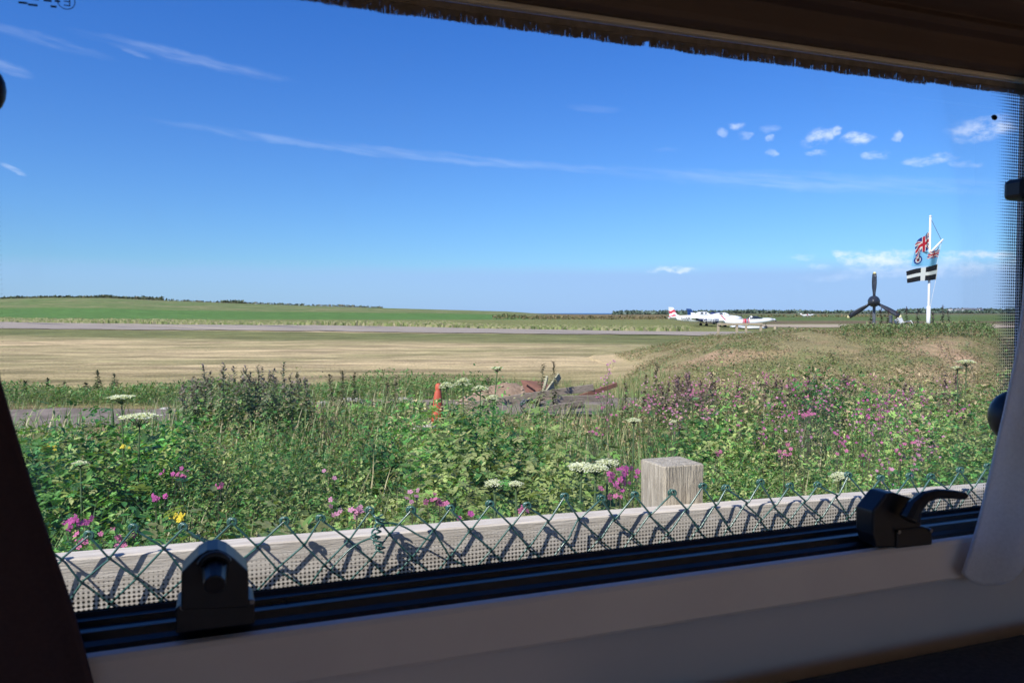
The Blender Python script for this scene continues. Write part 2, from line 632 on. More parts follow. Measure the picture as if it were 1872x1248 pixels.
def terrain_mat(name, streak=.5, sc=1.0):
    m, t, out = new_mat(name)
    at = t.node('ShaderNodeAttribute', attribute_name='Col').outputs['Color']
    pos = t.node('ShaderNodeNewGeometry').outputs['Position']
    uu = t.vm('DOT_PRODUCT', pos, tuple(RGT + np.array([0, 0, 0])), out=1)
    ww = t.vm('DOT_PRODUCT', pos, tuple(FWD), out=1)
    sv = t.comb(t.m('MULTIPLY', uu, .22), ww, 0.0)
    n1 = t.noise(sv, .9 * sc, 5, .65)
    n2 = t.noise(sv, 3.2 * sc, 5, .72)
    n3 = t.noise(pos, 14 * sc, 4, .7)
    a = t.mix(t.sm(n1, .32, .68), (1 - streak * .75,) * 3, (1 + streak * .55,) * 3)
    b = t.mix(t.sm(n2, .3, .7), (1 - streak * .6,) * 3, (1 + streak * .45,) * 3)
    c = t.mix(t.sm(n3, .3, .7), (.60, .63, .58), (1.40, 1.35, 1.3))
    colr = t.mix(1.0, t.mix(1.0, t.mix(1.0, at, a, 'MULTIPLY'), b, 'MULTIPLY'), c, 'MULTIPLY')
    p = t.node('ShaderNodeBsdfPrincipled')
    t.put(p.inputs['Base Color'], colr)
    p.inputs['Roughness'].default_value = .95
    p.inputs['Specular IOR Level'].default_value = .1
    t.put(p.inputs['Normal'], bump(t, n3, .6, .04))
    t.l.new(p.outputs[0], out.inputs[0])
    return m


M_GROUND = terrain_mat("grassland", .50)
M_MOUND = terrain_mat("mound_earth", .12, 1.6)

azs = np.concatenate([np.linspace(-180, -45, 28)[:-1], np.linspace(-45, 45, 421), np.linspace(45, 180, 28)[1:-1]])
azr = np.radians(azs) + math.atan2(FWD[0], FWD[1])
rs = np.concatenate([[0.0], np.geomspace(1.2, 2500, 300)])
A, R_ = np.meshgrid(azr, rs)
gx, gy = (R_ * np.sin(A)), (R_ * np.cos(A))
gz = ground_h(gx.ravel(), gy.ravel())
V = np.stack([gx.ravel(), gy.ravel(), gz], 1)
na, nr = len(azs), len(rs)
i, j = np.meshgrid(np.arange(nr - 1), np.arange(na), indexing='ij')
jn = (j + 1) % na
F = np.stack([i * na + j, (i + 1) * na + j, (i + 1) * na + jn, i * na + jn], -1).reshape(-1, 4)[:, ::-1]
g = np_mesh('ground', V, F, M_GROUND, ground_col(V[:, 0], V[:, 1]), smooth=True)
tag(g, kind='structure')

# sea far beyond the cliff edge
mb = MB()
N = 64
mb.add([(30000 * math.cos(2 * math.pi * k / N), 30000 * math.sin(2 * math.pi * k / N), -13) for k in range(N)], [tuple(range(N))])
tag(mb.build('sea', mat("sea_water", (.012, .06, .16), .35, (.02, .08, .19), .01)), kind='structure')


def strip(name, near, far, m, lift=.012, nu=60, nv=6, jit=0.0, cols=None):
    """a sheet between two polylines lying on the ground"""
    near, far = np.array(near, float), np.array(far, float)
    def samp(P, n):
        d = np.concatenate([[0], np.cumsum(np.hypot(*np.diff(P, axis=0).T))])
        t = np.linspace(0, d[-1], n)
        return np.stack([np.interp(t, d, P[:, 0]), np.interp(t, d, P[:, 1])], 1)
    a, b = samp(near, nu), samp(far, nu)
    if jit:
        a += (np.stack([fbm(a[:, 0] * 1.3, a[:, 1] * 0 + 1, 8), fbm(a[:, 0] * 1.3, a[:, 1] * 0 + 7, 9)], 1) - .5) * jit * 2
        b += (np.stack([fbm(b[:, 0] * 1.3, b[:, 1] * 0 + 3, 10), fbm(b[:, 0] * 1.3, b[:, 1] * 0 + 9, 12)], 1) - .5) * jit * 2
    t = np.linspace(0, 1, nv)[:, None, None]
    P = a[None] * (1 - t) + b[None] * t
    P = P.reshape(-1, 2)
    z = ground_h(P[:, 0], P[:, 1]) + lift
    V = np.column_stack([P, z])
    i, j = np.meshgrid(np.arange(nv - 1), np.arange(nu - 1), indexing='ij')
    F = np.stack([i * nu + j, i * nu + j + 1, (i + 1) * nu + j + 1, (i + 1) * nu + j], -1).reshape(-1, 4)
    return np_mesh(name, V, F, m, smooth=True)


M_ASPH = mat("old_asphalt", (.36, .30, .245), .95, (.30, .25, .205), .8, (.3, 1, 1), bmp=.2, spec=.08)
M_GRAVEL = mat("gravel", (.25, .20, .165), .95, (.17, .135, .11), 2.5, bmp=.7, bdist=.03, spec=.1)
M_SANDY = mat("dry_stubble", (.42, .33, .22), .95, (.36, .28, .18), .5)
rn = [PZ(-900, 606)[:2], PZ(0, 602)[:2], PZ(600, 606)[:2], PZ(1180, 613)[:2], PZ(1330, 616)[:2], PZ(1600, 618)[:2]]
rf = [PZ(-900, 586)[:2], PZ(0, 589)[:2], PZ(600, 596)[:2], PZ(1180, 606)[:2], PZ(1330, 607)[:2], PZ(1600, 608)[:2]]
tag(strip('runway', rn, rf, M_ASPH, .05, 200, 5, .8), kind='structure')
tag(strip('stubble_path', [PZ(1380, 599)[:2], PZ(1900, 600)[:2]], [PZ(1395, 593.5)[:2], PZ(1900, 594)[:2]], M_SANDY, .05, 50, 5, .8), kind='structure')
tn = [(-9, 13.2), (-2.1, 12.2), (-.5, 12.6), (1.5, 12.2), (5, 11.2), (9, 10.6)]
tf = [(-9, 15.6), (-2.5, 14.7), (-.6, 14.1), (2.2, 14.4), (5.5, 13.4), (10, 12.2)]
tag(strip('gravel_track', tn, tf, M_GRAVEL, .03, 120, 12, .35), kind='structure')


# ------------------------------------------------------------------ earth mound
def mound_h(u, w):
    l = np.interp(u / np.maximum(w, 1) + .015 * np.sin(w * .5), [.10, .14, .175, .218, .26, .36], [0, .05, .24, .50, .76, .97])
    r = 1 - sstep(u - .615 * w, -.6, 1.6)
    f = sstep(w, 13.6 + .25 * np.clip(u - 6, 0, 9), 21.5)
    b = 1 - sstep(w, 31, 40)
    h = (1.62 - .0243 * w) * l * r * f * b
    return h


def mound_z(u, w):
    h = mound_h(u, w)
    return h + ((fbm(u * .8, w * .8, 21) - .5) * .14 + (fbm(u * 3, w * 3, 22) - .5) * .06) * np.clip(h * 2, 0, 1)


nu, nw = 260, 240
U, W = np.meshgrid(np.linspace(2, 29, nu), np.linspace(12.5, 41, nw))
U, W = U.ravel(), W.ravel()
Z = mound_z(U, W)
XY = U[:, None] * RGT[None, :2] + W[:, None] * FWD[None, :2]
zz = np.where(Z > .015, Z + .0, -.12)
n = fbm(U * .9, W * .9, 30)
n2 = fbm(U * 2.2, W * 3, 33)
colm = lerp3(C(.255, .215, .11), C(.20, .21, .085), sstep(n, .42, .6))
colm = lerp3(colm, C(.36, .24, .15), sstep(n2 + .25 * (fbm(U * .5, W * .7, 37) - .5), .60, .70) * .45)
colm = lerp3(ground_col(XY[:, 0], XY[:, 1]), colm, sstep(Z + (fbm(U * 1.5, W * 1.5, 39) - .5) * .3, .06, .42))
for (px, py, rr) in ((1345, 650, 1.1), (1230, 655, 1.2), (1725, 645, .9), (1700, 622, .8), (1725, 690, 1.1), (1770, 660, .8), (1280, 660, 1.0)):
    # bare red patches at the places of the photograph (projected on the front slope)
    best = min(((abs(EYE - (py - 572) / FPX * w - float(mound_h(np.array([(px - 936) / FPX * w]), np.array([w]))[0])), w) for w in np.linspace(14, 24, 60)))
    w0 = best[1]
    u0 = (px - 936) / FPX * w0
    dd = np.hypot((U - u0) / 1.3, (W - w0)) + (fbm(U * 2, W * 2, 41) - .5) * .9
    colm = lerp3(colm, C(.44, .28, .19), (1 - sstep(dd, rr * .3, rr)) * .55)
V = np.column_stack([XY, zz])
i, j = np.meshgrid(np.arange(nw - 1), np.arange(nu - 1), indexing='ij')
F = np.stack([i * nu + j, i * nu + j + 1, (i + 1) * nu + j + 1, (i + 1) * nu + j], -1).reshape(-1, 4)
tag(np_mesh('earth_mound_terrain', V, F, M_MOUND, colm, smooth=True), kind='structure')


def surf_z(u, w):
    """height of whatever ground lies there"""
    u, w = np.atleast_1d(u), np.atleast_1d(w)
    x, y = u * RGT[0] + w * FWD[0], u * RGT[1] + w * FWD[1]
    return np.maximum(ground_h(x, y), mound_z(u, w))


# ------------------------------------------------------------------ foliage by the thousand
def inst(tv, tf, pos, nrm_tilt, yaw, scale, col, roll=None, sx=None, grad=.0):
    """copies of a leaf template (tip along +Y, face up +Z): pitch down/up, yaw, place"""
    n, k = len(pos), len(tv)
    T = np.repeat(tv[None], n, 0) * scale[:, None, None]
    if sx is not None:
        T[:, :, 0] *= sx[:, None]
    if roll is not None:
        c, s = np.cos(roll)[:, None], np.sin(roll)[:, None]
        T = np.stack([T[..., 0] * c + T[..., 2] * s, T[..., 1], -T[..., 0] * s + T[..., 2] * c], -1)
    c, s = np.cos(nrm_tilt)[:, None], np.sin(nrm_tilt)[:, None]
    T = np.stack([T[..., 0], T[..., 1] * c - T[..., 2] * s, T[..., 1] * s + T[..., 2] * c], -1)
    c, s = np.cos(yaw)[:, None], np.sin(yaw)[:, None]
    T = np.stack([T[..., 0] * c - T[..., 1] * s, T[..., 0] * s + T[..., 1] * c, T[..., 2]], -1)
    T += pos[:, None, :]
    F = (tf[None] + (np.arange(n) * k)[:, None, None]).reshape(-1, tf.shape[1])
    cc = np.repeat(col[:, None, :], k, 1)
    return T.reshape(-1, 3), F, cc.reshape(-1, 3)


def join(parts):
    V, F, Cc, b = [], [], [], 0
    for v, f, c in parts:
        V.append(v)
        F.append(f + b)
        Cc.append(c)
        b += len(v)
    return np.concatenate(V), np.concatenate(F), np.concatenate(Cc)


# templates made of triangles. ovate leaf with a fold, serrated-ish
def ovate(wd=.28, fold=.07, droop=.10):
    v = np.array([(0, 0, 0), (0, .35, -fold), (0, .7, -fold * .7 - droop * .4), (0, 1, -droop), (-wd, .28, .02), (-wd * .85, .6, -.01), (wd, .28, .02), (wd * .85, .6, -.01)])
    f = np.array([(0, 1, 4), (1, 5, 4), (1, 2, 5), (2, 3, 5), (0, 6, 1), (1, 6, 7), (1, 7, 2), (2, 7, 3)])
    return v, f


def lobed():
    """a divided leaf: a stalk with seven toothed lobes"""
    vs, fs = [], []
    def lobe(cx, cy, ang, L, wd):
        c, s = math.cos(ang), math.sin(ang)
        pts = [(0, 0, 0), (-wd, .35, .015), (-wd * .5, .5, -.01), (-wd * .9, .7, .0), (0, 1, -.05), (wd * .9, .7, .0), (wd * .5, .5, -.01), (wd, .35, .015), (0, .5, -.035)]
        b = len(vs)
        for x, y, z in pts:
            x, y = x * L * 1.0, y * L
            vs.append((cx + x * c - y * s, cy + x * s + y * c, z * L - (cy + y * c) * .06))
        for q in range(8):
            fs.append((b + 8, b + q, b + (q + 1) % 8))
    lobe(0, .55, 0, .45, .30)
    for sg in (-1, 1):
        lobe(0, .50, sg * .95, .42, .27)
        lobe(0, .27, sg * 1.15, .40, .25)
    return np.array(vs), np.array(fs)


def blade():
    v = np.array([(-.012, 0, 0), (.012, 0, 0), (-.011, .4, .02), (.011, .4, .02), (-.007, .75, -.03), (.007, .75, -.03), (0, 1, -.14)])
    f = np.array([(0, 1, 3), (0, 3, 2), (2, 3, 5), (2, 5, 4), (4, 5, 6)])
    return v, f


T_OV, T_LO, T_BL = ovate(.21), lobed(), blade()
T_NAR = ovate(.13, .03, .18)


def scatter(n, w0, w1, s0=-.70, s1=.68, power=1.0):
    w = np.sqrt(rng.uniform(w0 ** 2, w1 ** 2, n)) if power == 1 else w0 + (w1 - w0) * rng.uniform(0, 1, n) ** power
    u = rng.uniform(s0, s1, n) * w
    return u, w


def to_xy(u, w):
    return u * RGT[0] + w * FWD[0], u * RGT[1] + w * FWD[1]


def canopy(u, w):
    """height of the weeds behind the fence"""
    px = 936 + FPX * u / w
    h = np.interp(w, [1.5, 3, 4.5, 6.5, 9, 12, 15, 18], [.70, .70, .58, .50, .42, .27, .22, .15])
    rgt = sstep(px, 1130, 1260)
    h = h + rgt * np.interp(w, [2, 4, 6, 9, 12, 15, 18], [0, .03, .12, .25, .25, .12, .0])
    h = h * (.72 + .56 * fbm(u * .9 + 5, w * .9, 51)) * (.62 + .76 * sstep(fbm(u * 2.6, w * 2.2, 52, 2), .25, .75))
    h = h * (1 - .55 * (1 - sstep(px, 300, 345)) * sstep(w, 6.5, 8.5))
    h = h + .30 * np.exp(-((px - 865) / 75) ** 2 - ((w - 6.2) / .7) ** 2) + .30 * np.exp(-((px - 800) / 45) ** 2 - ((w - 8.2) / .5) ** 2) * .5
    h = h * (1 - .5 * sstep(px, 840, 900) * (1 - sstep(px, 1080, 1180)) * sstep(w, 7.2, 9))
    ms = sstep(px, 300, 350) * (1 - sstep(px, 560, 640)) * sstep(w, 7, 8.4) * (1 - sstep(w, 10, 11))
    return h + ms * .22


def keep(u, w, far_lim=None):
    x, y = to_xy(u, w)
    px = 936 + FPX * u / w
    ok = y > 1.50
    lim = np.interp(px, [-200, 300, 340, 700, 860, 1090, 1250, 1500, 1900], [9.4, 9.4, 11.8, 12.8, 10.4, 10.3, 15.0, 16.0, 17.0])
    ok &= w < lim + (fbm(u * 1.1, w * .4, 61) - .5) * 1.2
    return ok


GREENS = np.array([(.040, .135, .034), (.064, .20, .042), (.095, .245, .050), (.15, .295, .062), (.245, .33, .095), (.36, .30, .15), (.30, .18, .14)])


def palette(u, w, kind_bias=0.0, n=0):
    """patchy: dark green drifts, yellow green drifts, brown and seeding ones"""
    a = .6 * fbm(u * .7, w * .7, 71) + .4 * fbm(u * 3.1, w * 2.6, 72, 2) + rng.normal(0, .10, len(u)) + kind_bias
    px = 936 + FPX * u / w
    dryness = sstep(w, 6, 11) * .22 + sstep(px, 1100, 1350) * sstep(w, 8, 13) * .18
    a = np.clip((a - .32) * 3.0 + dryness, 0, 1) * 5.4
    a = np.minimum(a, 4.0 + 1.4 * sstep(w, 5, 9) + rng.uniform(0, .5, len(a)))
    i0 = np.clip(np.floor(a).astype(int), 0, 5)
    t = (a - i0)[:, None]
    c = GREENS[i0] * (1 - t) + GREENS[i0 + 1] * t
    return c * rng.uniform(.6, 1.45, (len(u), 1)) * (.66 + .85 * sstep(fbm(u * 1.5 + 9, w * 1.2, 73, 3), .25, .72))[:, None]


def leafy(nplants, w0, w1, tiers, leafL, template, tilt=(-.5, .5), name='leafy_weeds', label='', bias=0.0, hmul=1.0, only=None, topset=.0, spread=.0, mk_stems=True, cluster=None):
    u, w = scatter(nplants, w0, w1)
    ok = keep(u, w)
    if only is not None:
        ok &= only(u, w)
    u, w = u[ok], w[ok]
    n = len(u)
    H = canopy(u, w) * hmul * rng.uniform(.7, 1.18, n)
    gz0 = surf_z(u, w)
    pc = palette(u, w, bias)
    parts = []
    lean = rng.normal(0, .10, (n, 2))
    for k in range(tiers):
        fr = (k + 1) / tiers
        fr = topset + (1 - topset) * fr
        for side in range(2):
            yaw = rng.uniform(0, 6.28, n)
            hh = H * np.clip(fr + rng.normal(0, .05, n), .05, 1.05)
            off = rng.normal(0, spread, (n, 2)) if spread else np.zeros((n, 2))
            du, dw = lean[:, 0] * hh + off[:, 0], lean[:, 1] * hh + off[:, 1]
            x, y = to_xy(u + du, w + dw)
            y = np.maximum(y, 1.47)
            L = leafL * rng.uniform(.6, 1.25, n) * (1.1 - .45 * fr) * (1 + .05 * w) * (.75 + .9 * sstep(fbm(u * 1.1 + 20, w * 1.1, 75, 2), .45, .75))
            P = np.stack([x, y, gz0 + hh], 1)
            c = pc * rng.uniform(.75, 1.28, (n, 1)) * np.array([[1, 1, 1]])
            parts.append(inst(*template, P, rng.uniform(tilt[0], tilt[1], n), yaw, L, c, roll=rng.normal(0, .35, n)))
    V, F, Cc = join(parts)
    o = np_mesh(name, V, F, M_LEAF, Cc)
    tag(o, label, 'weeds', kind='stuff')
    return o


leafy(6800, 1.8, 6.4, 8, .042, T_OV, (-.75, .75), 'nettle_patch', 'nettle like pointed green leaves crowded behind the wire fence', .0, topset=.25, spread=.02, only=lambda u, w: fbm(u * 1.6, w * 1.3, 57, 2) + rng.normal(0, .08, len(u)) > .40)
leafy(2600, 1.8, 6.2, 4, .074, T_LO, (-.7, .8), 'lobed_leaf_weeds', 'toothed lobed green leaves of the weeds behind the wire fence', .0, hmul=1.0, topset=.35, spread=.05, only=lambda u, w: fbm(u * 1.6, w * 1.3, 57, 2) + rng.normal(0, .08, len(u)) < .60)
leafy(6500, 5.6, 13.5, 6, .038, T_OV, (-.7, .9), 'mixed_leaf_weeds', 'mixed green and brownish weeds between fence and gravel track', .03, topset=.2, spread=.05)
leafy(1300, 5.5, 11, 3, .070, T_LO, (-.7, .8), 'broad_leaf_weeds', 'broad dark green leaves in the middle of the weed bed', -.12, topset=.4, spread=.08)
leafy(3300, 8.0, 17, 6, .045, T_NAR, (-.1, 1.2), 'seeding_weeds', 'brown purple seeding weeds thick at the foot of the mound', .24, hmul=1.0,
      only=lambda u, w: (936 + FPX * u / w > 1120 + 60 * rng.normal(0, 1, len(u))), topset=.3, spread=.04)

# coarse grass through and behind the weeds
def grass(n, w0, w1, Lr, name, label, cols, keepf, tiltm=1.15, wmul=1.0, per=5, mat_=M_LEAF, s0=-.7, s1=.68):
    u, w = scatter(n, w0, w1, s0, s1)
    ok = keepf(u, w)
    u, w = u[ok], w[ok]
    parts = []
    n = len(u)
    z0 = surf_z(u, w)
    base = cols[rng.integers(0, len(cols), n)] * rng.uniform(.75, 1.25, (n, 1))
    for k in range(per):
        o2 = rng.normal(0, .03 * (1 + .02 * w[:, None]), (n, 2))
        x, y = to_xy(u + o2[:, 0], w + o2[:, 1])
        y = np.maximum(y, 1.47)
        L = rng.uniform(Lr[0], Lr[1], n)
        parts.append(inst(*T_BL, np.stack([x, y, z0 - .01], 1), rng.normal(tiltm, .28, n), rng.uniform(0, 6.28, n), L, base * rng.uniform(.8, 1.2, (n, 1)), sx=wmul * rng.uniform(.6, 1.2, n) * (1 + .03 * w)))
    V, F, Cc = join(parts)
    return tag(np_mesh(name, V, F, mat_, Cc), label, 'grass', kind='stuff')


G1 = np.array([(.13, .25, .07), (.18, .28, .09), (.27, .30, .12), (.38, .33, .18)])
G2 = np.array([(.30, .24, .12), (.36, .28, .15), (.18, .19, .07), (.14, .17, .055)])
G3 = np.array([(.40, .31, .16), (.34, .27, .13), (.22, .20, .08)])
grass(4800, 1.8, 12, (.20, .62), 'long_grass', 'long green and yellow grass blades growing through the weeds', G1, lambda u, w: keep(u, w), per=6)
# ragged green fringe beyond the gravel track and the tussocks of the mown field
def fringe(u, w):
    x, y = to_xy(u, w)
    px = 936 + FPX * u / w
    farE = np.interp(x, [p[0] for p in tf], [p[1] for p in tf])
    return (y > farE - .15) & (y < farE + 2.6 + 1.2 * fbm(u * .7, w * 0, 91)) & (px < 1230)
grass(6500, 12, 19, (.07, .26), 'verge_grass', 'rough green grass along the far side of the gravel track', np.array([(.15, .26, .07), (.22, .26, .10), (.36, .32, .17)]), fringe, per=5)
grass(9000, 15.5, 26, (.02, .06), 'mown_grass', 'short straw coloured tussocks of the mown field', G2, lambda u, w: (mound_h(u, w) < .02) & (rng.uniform(0, 1, len(u)) < .9), tiltm=.7, wmul=1.6, per=4, s1=.35)


def leafy_at(u, w, H, tiers, leafL, template, name, label, cols, tilt=(-.3, .8), spread=.05, cat='weeds'):
    n = len(u)
    parts = []
    z0 = surf_z(u, w)
    pc = cols[rng.integers(0, len(cols), n)] * rng.uniform(.7, 1.3, (n, 1))
    for k in range(tiers):
        for q in range(2):
            fr = (k + .6) / tiers
            o2 = rng.normal(0, spread, (n, 2))
            x, y = to_xy(u + o2[:, 0], w + o2[:, 1])
            P = np.stack([x, y, z0 + H * fr * rng.uniform(.9, 1.1, n)], 1)
            parts.append(inst(*template, P, rng.uniform(tilt[0], tilt[1], n), rng.uniform(0, 6.28, n), leafL * rng.uniform(.6, 1.3, n), pc * rng.uniform(.8, 1.2, (n, 1)), roll=rng.normal(0, .4, n)))
    V, F, Cc = join(parts)
    return tag(np_mesh(name, V, F, M_LEAF, Cc), label, cat, kind='stuff')


# weeds beyond the track at the left
u, w = scatter(5200, 13.5, 18, -.68, .0)
x, y = to_xy(u, w)
fe = np.interp(x, [p[0] for p in tf], [p[1] for p in tf])
ok = (y > fe + .1) & (y < fe + 2.0)
u, w = u[ok], w[ok]
leafy_at(u, w, .10 + .42 * fbm(u * .8, w * .5, 95) ** 1.5, 5, .075, T_NAR, 'verge_weeds', 'green weeds standing along the far side of the gravel track', np.array([(.09, .21, .05), (.14, .26, .07), (.24, .26, .10)]), (-.1, 1.1), .06)
# small plants all over the mound
u, w = scatter(22000, 14, 30, .13, .72)
hm = mound_h(u, w)
ok = (hm > .08) & (fbm(u * .9, w * .9, 30) > .36) & (rng.uniform(0, 1, len(u)) < .9)
u, w = u[ok], w[ok]
g_ = fbm(u * .9, w * .9, 30)
leafy_at(u, w, .03 + .09 * rng.uniform(0, 1, len(u)), 2, .055, T_OV, 'mound_plants', 'low creeping green and withered plants covering the earth mound', np.array([(.16, .21, .075), (.20, .24, .10), (.32, .25, .13), (.36, .27, .17), (.26, .17, .11), (.17, .23, .10)]), (-.3, .7), .07)
u, w = scatter(1500, 20, 30, .42, .62)
ok = (mound_h(u, w) > .9)
u, w = u[ok], w[ok]
leafy_at(u, w, .08 + .20 * fbm(u * .8, w * .8, 96) + .10 * sstep(936 + FPX * u / w, 1640, 1760), 4, .10, T_NAR, 'mound_top_weeds', 'taller green weeds on top of the mound round the flagpole', np.array([(.12, .20, .065), (.17, .24, .085), (.24, .22, .10)]), (.0, 1.2), .07)
grass(7000, 16, 30, (.04, .11), 'mound_grass', 'tufts of pale grass on the earth mound', G3, lambda u, w: mound_h(u, w) > .05, per=4, wmul=1.0, s0=.17, s1=.72)

# pale tall grass in front of the crop field, beyond the runway
n = 15000
px = rng.uniform(-60, 1260, n)
w = rng.uniform(0, 1, n)
farY = np.interp(px, [-900, 0, 600, 1180, 1330], [586, 589, 596, 606, 607])
wf = EYE * FPX / (farY - 572)
w = wf + 2 + w * 42 * sstep(wf, 40, 140) + w * 6
u = (px - 936) / FPX * w
x, y = to_xy(u, w)
z0 = ground_h(x, y)
hgt = (.18 + .62 * fbm(px * .03, w * .02, 97)) * rng.uniform(.6, 1.1, n) * (.5 + .5 * sstep(fbm(px * .008, w * .01, 98), .3, .6))
tv = np.array([(-.5, 0, 0), (.5, 0, 0), (-.32, 0, .7), (.30, 0, .75), (0, 0, 1.0)])
tfc = np.array([(0, 1, 3), (0, 3, 2), (2, 3, 4)])
T = tv[None] * np.stack([rng.uniform(.15, .5, n), np.ones(n), hgt], 1)[:, None, :]
c_, s_ = np.cos(YAW + rng.uniform(-.6, .6, n))[:, None], np.sin(YAW + rng.uniform(-.6, .6, n))[:, None]
T = np.stack([T[..., 0] * c_, T[..., 0] * s_, T[..., 2]], -1) + np.stack([x, y, z0], 1)[:, None, :]
pal = np.array([(.36, .34, .17), (.28, .30, .12), (.19, .23, .08), (.40, .35, .20)])
cc = pal[rng.integers(0, 4, n)] * rng.uniform(.8, 1.15, (n, 1))
np_o = np_mesh('tall_dry_grass', T.reshape(-1, 3), (tfc[None] + (np.arange(n) * 5)[:, None, None]).reshape(-1, 3), M_DRY, np.repeat(cc, 5, 0))
tag(np_o, 'pale tall dry grass beyond the runway', 'grass', kind='stuff')


# distant scrub and hedges: many small leaf clumps heaped along lines
def scrubline(name, label, pts, per, cols, size):
    """pts: list of (px, base_y_up(z), w, height, spread)"""
    P, Sx, H = [], [], []
    for (pxa, pxb, w, hgt, cnt, dep) in pts:
        q = rng.uniform(pxa, pxb, cnt)
        env = np.clip(fbm(q * .03, q * 0 + w, 101, 3) * 1.1 + .05, .3, 1.1)
        ww = w + rng.uniform(0, dep, cnt)
        uu = (q - 936) / FPX * ww
        x, y = to_xy(uu, ww)
        h = rng.uniform(0, 1, cnt) * hgt * env
        P.append(np.stack([x, y, ground_h(x, y) + h], 1))
        Sx.append(size * rng.uniform(.5, 1.4, cnt) * ww / 500)
    P, Sx = np.concatenate(P), np.concatenate(Sx)
    n = len(P)
    cc = cols[rng.integers(0, len(cols), n)] * rng.uniform(.7, 1.3, (n, 1))
    v, f, c = inst(*T_OV, P, rng.uniform(-1.5, 1.5, n), rng.uniform(0, 6.28, n), Sx, cc, sx=np.full(n, 2.0))
    return tag(np_mesh(name, v, f, M_DRY, c), label, 'hedge', kind='stuff')


DK = np.array([(.10, .13, .06), (.13, .14, .07), (.09, .11, .06), (.17, .14, .08)])
scrubline('ridge_scrub', 'dark low scrub along the crest of the green hill', [(60, 300, 415, 1.9, 3600, 12), (225, 250, 418, 2.4, 300, 8), (-40, 60, 415, 1.0, 900, 10), (405, 445, 412, 1.5, 500, 8), (300, 700, 415, .7, 1600, 8)], 1, DK, 1.1)
HEDGE_HAZED = np.array([(.10, .15, .10), (.13, .17, .12), (.12, .15, .13)])  # hedge greens made paler and bluer, distance haze painted into the colour
scrubline('far_hedgerow', 'dark green hedgerows along the far edge of the airfield', [(1120, 1860, 760, 1.9, 9000, 30), (1320, 1420, 740, 2.6, 1600, 20), (1560, 1600, 740, 2.4, 500, 20), (1640, 1860, 1250, 4.5, 3000, 60), (1120, 1330, 620, 1.6, 1800, 30)], 1, HEDGE_HAZED, 1.5)
scrubline('airfield_scrub', 'brownish low scrub between crop field and parked aircraft', [(900, 1260, 190, .7, 2600, 50), (1330, 1640, 300, .5, 900, 50)], 1, np.array([(.17, .13, .06), (.13, .13, .055), (.20, .15, .08)]), 1.1)


# ------------------------------------------------------------------ flowering plants, one by one
def hogweed(px, py, w, dia, hname, label, dome=.25, tiers=1, leaves=3, lean=.0, group='white umbels of hogweed'):
    top = PD(px, py, w)
    u, ww = (px - 936) / FPX * w - lean, w
    x, y = to_xy(np.array([u]), np.array([ww]))
    z0 = float(surf_z(u, ww)[0])
    root = empty('hogweed', (x[0], y[0], z0), 0, label, 'flower', group)
    b = Vector((0, 0, 0))
    t = Vector(top) - Vector((x[0], y[0], z0))
    st = MB()
    st.col = (.07, .11, .045)
    mid = t * .5 + Vector((random.uniform(-.02, .02), random.uniform(-.02, .02), 0))
    st.tube([b, mid, t - Vector((0, 0, dia * .35))], [.009, .007, .0045], 7)
    hub = t - Vector((0, 0, dia * .38))
    cl = MB()
    R = dia / 2
    k = 0
    N = 26
    for q in range(N):
        rr = R * math.sqrt((q + .5) / N)
        a = q * 2.39996
        e = Vector((rr * math.cos(a), rr * math.sin(a), -dome * dia * (rr / R) ** 2 + random.uniform(-.004, .004)))
        p = t + e
        st.tube([hub, hub + (p - hub) * .6, p - Vector((0, 0, .004))], .0013, 4, False)
        for s_ in range(26):
            cr = dia * .105
            o = Vector((random.gauss(0, cr * .55), random.gauss(0, cr * .55), random.uniform(-.005, .006)))
            g_ = random.uniform(.8, 1.0)
            cl.col = (.86 * g_, .85 * g_, .68 * g_)
            c = p + o
            s2 = dia * random.uniform(.026, .046)
            a2 = random.uniform(0, 3)
            tz = random.uniform(-.5, .5)
            vx = Vector((math.cos(a2), math.sin(a2), tz)) * s2
            vy = Vector((-math.sin(a2), math.cos(a2), random.uniform(-.5, .5))) * s2
            cl.add([c - vx, c - vy, c + vx, c + vy], [(0, 1, 2, 3)])
    st.build('stem', M_DRY, root, True, colors=True)
    cl.build('umbel', M_PETAL, root, colors=True)
    if leaves:
        lv = MB()
        P, ya, ti, L = [], [], [], []
        for q in range(leaves * 3):
            hf = random.uniform(.15, .8)
            P.append(tuple(t * hf))
            ya.append(random.uniform(0, 6.28))
            ti.append(random.uniform(-.3, .6))
            L.append(random.uniform(.10, .2))
        v, f, c = inst(*T_LO, np.array(P), np.array(ti), np.array(ya), np.array(L), np.tile([[.06, .13, .035]], (len(P), 1)) * rng.uniform(.8, 1.3, (len(P), 1)))
        np_mesh('foliage', v, f, M_LEAF, c, parent=root)
    return root


hogweed(220, 724, 5.6, .165, 'h', 'tall flat white hogweed umbel beside the gravel track at the left', .06, leaves=2)
hogweed(252, 759, 5.0, .21, 'h', 'wide thin white umbel just below and right of the tallest left one', .05, leaves=3)
hogweed(846, 692, 6.4, .125, 'h', 'large domed white umbel standing right of the orange cone', .42, leaves=3)
hogweed(816, 700, 6.8, .13, 'h', 'ragged white umbel touching the top of the orange cone', .30, leaves=2, lean=-.1)
hogweed(878, 706, 7.0, .14, 'h', 'drooping white umbel between the domed one and the timber heap', .25, leaves=2)
hogweed(901, 723, 6.2, .11, 'h', 'small oval white umbel in front of the long grey plank', .28, leaves=2)
hogweed(909, 672, 6.6, .10, 'h', 'thin flat white umbel highest of those by the rubble', .05, leaves=1, lean=.08)
hogweed(1160, 766, 5.2, .095, 'h', 'small cream umbel among pink flowers below the timber heap', .15, leaves=1)
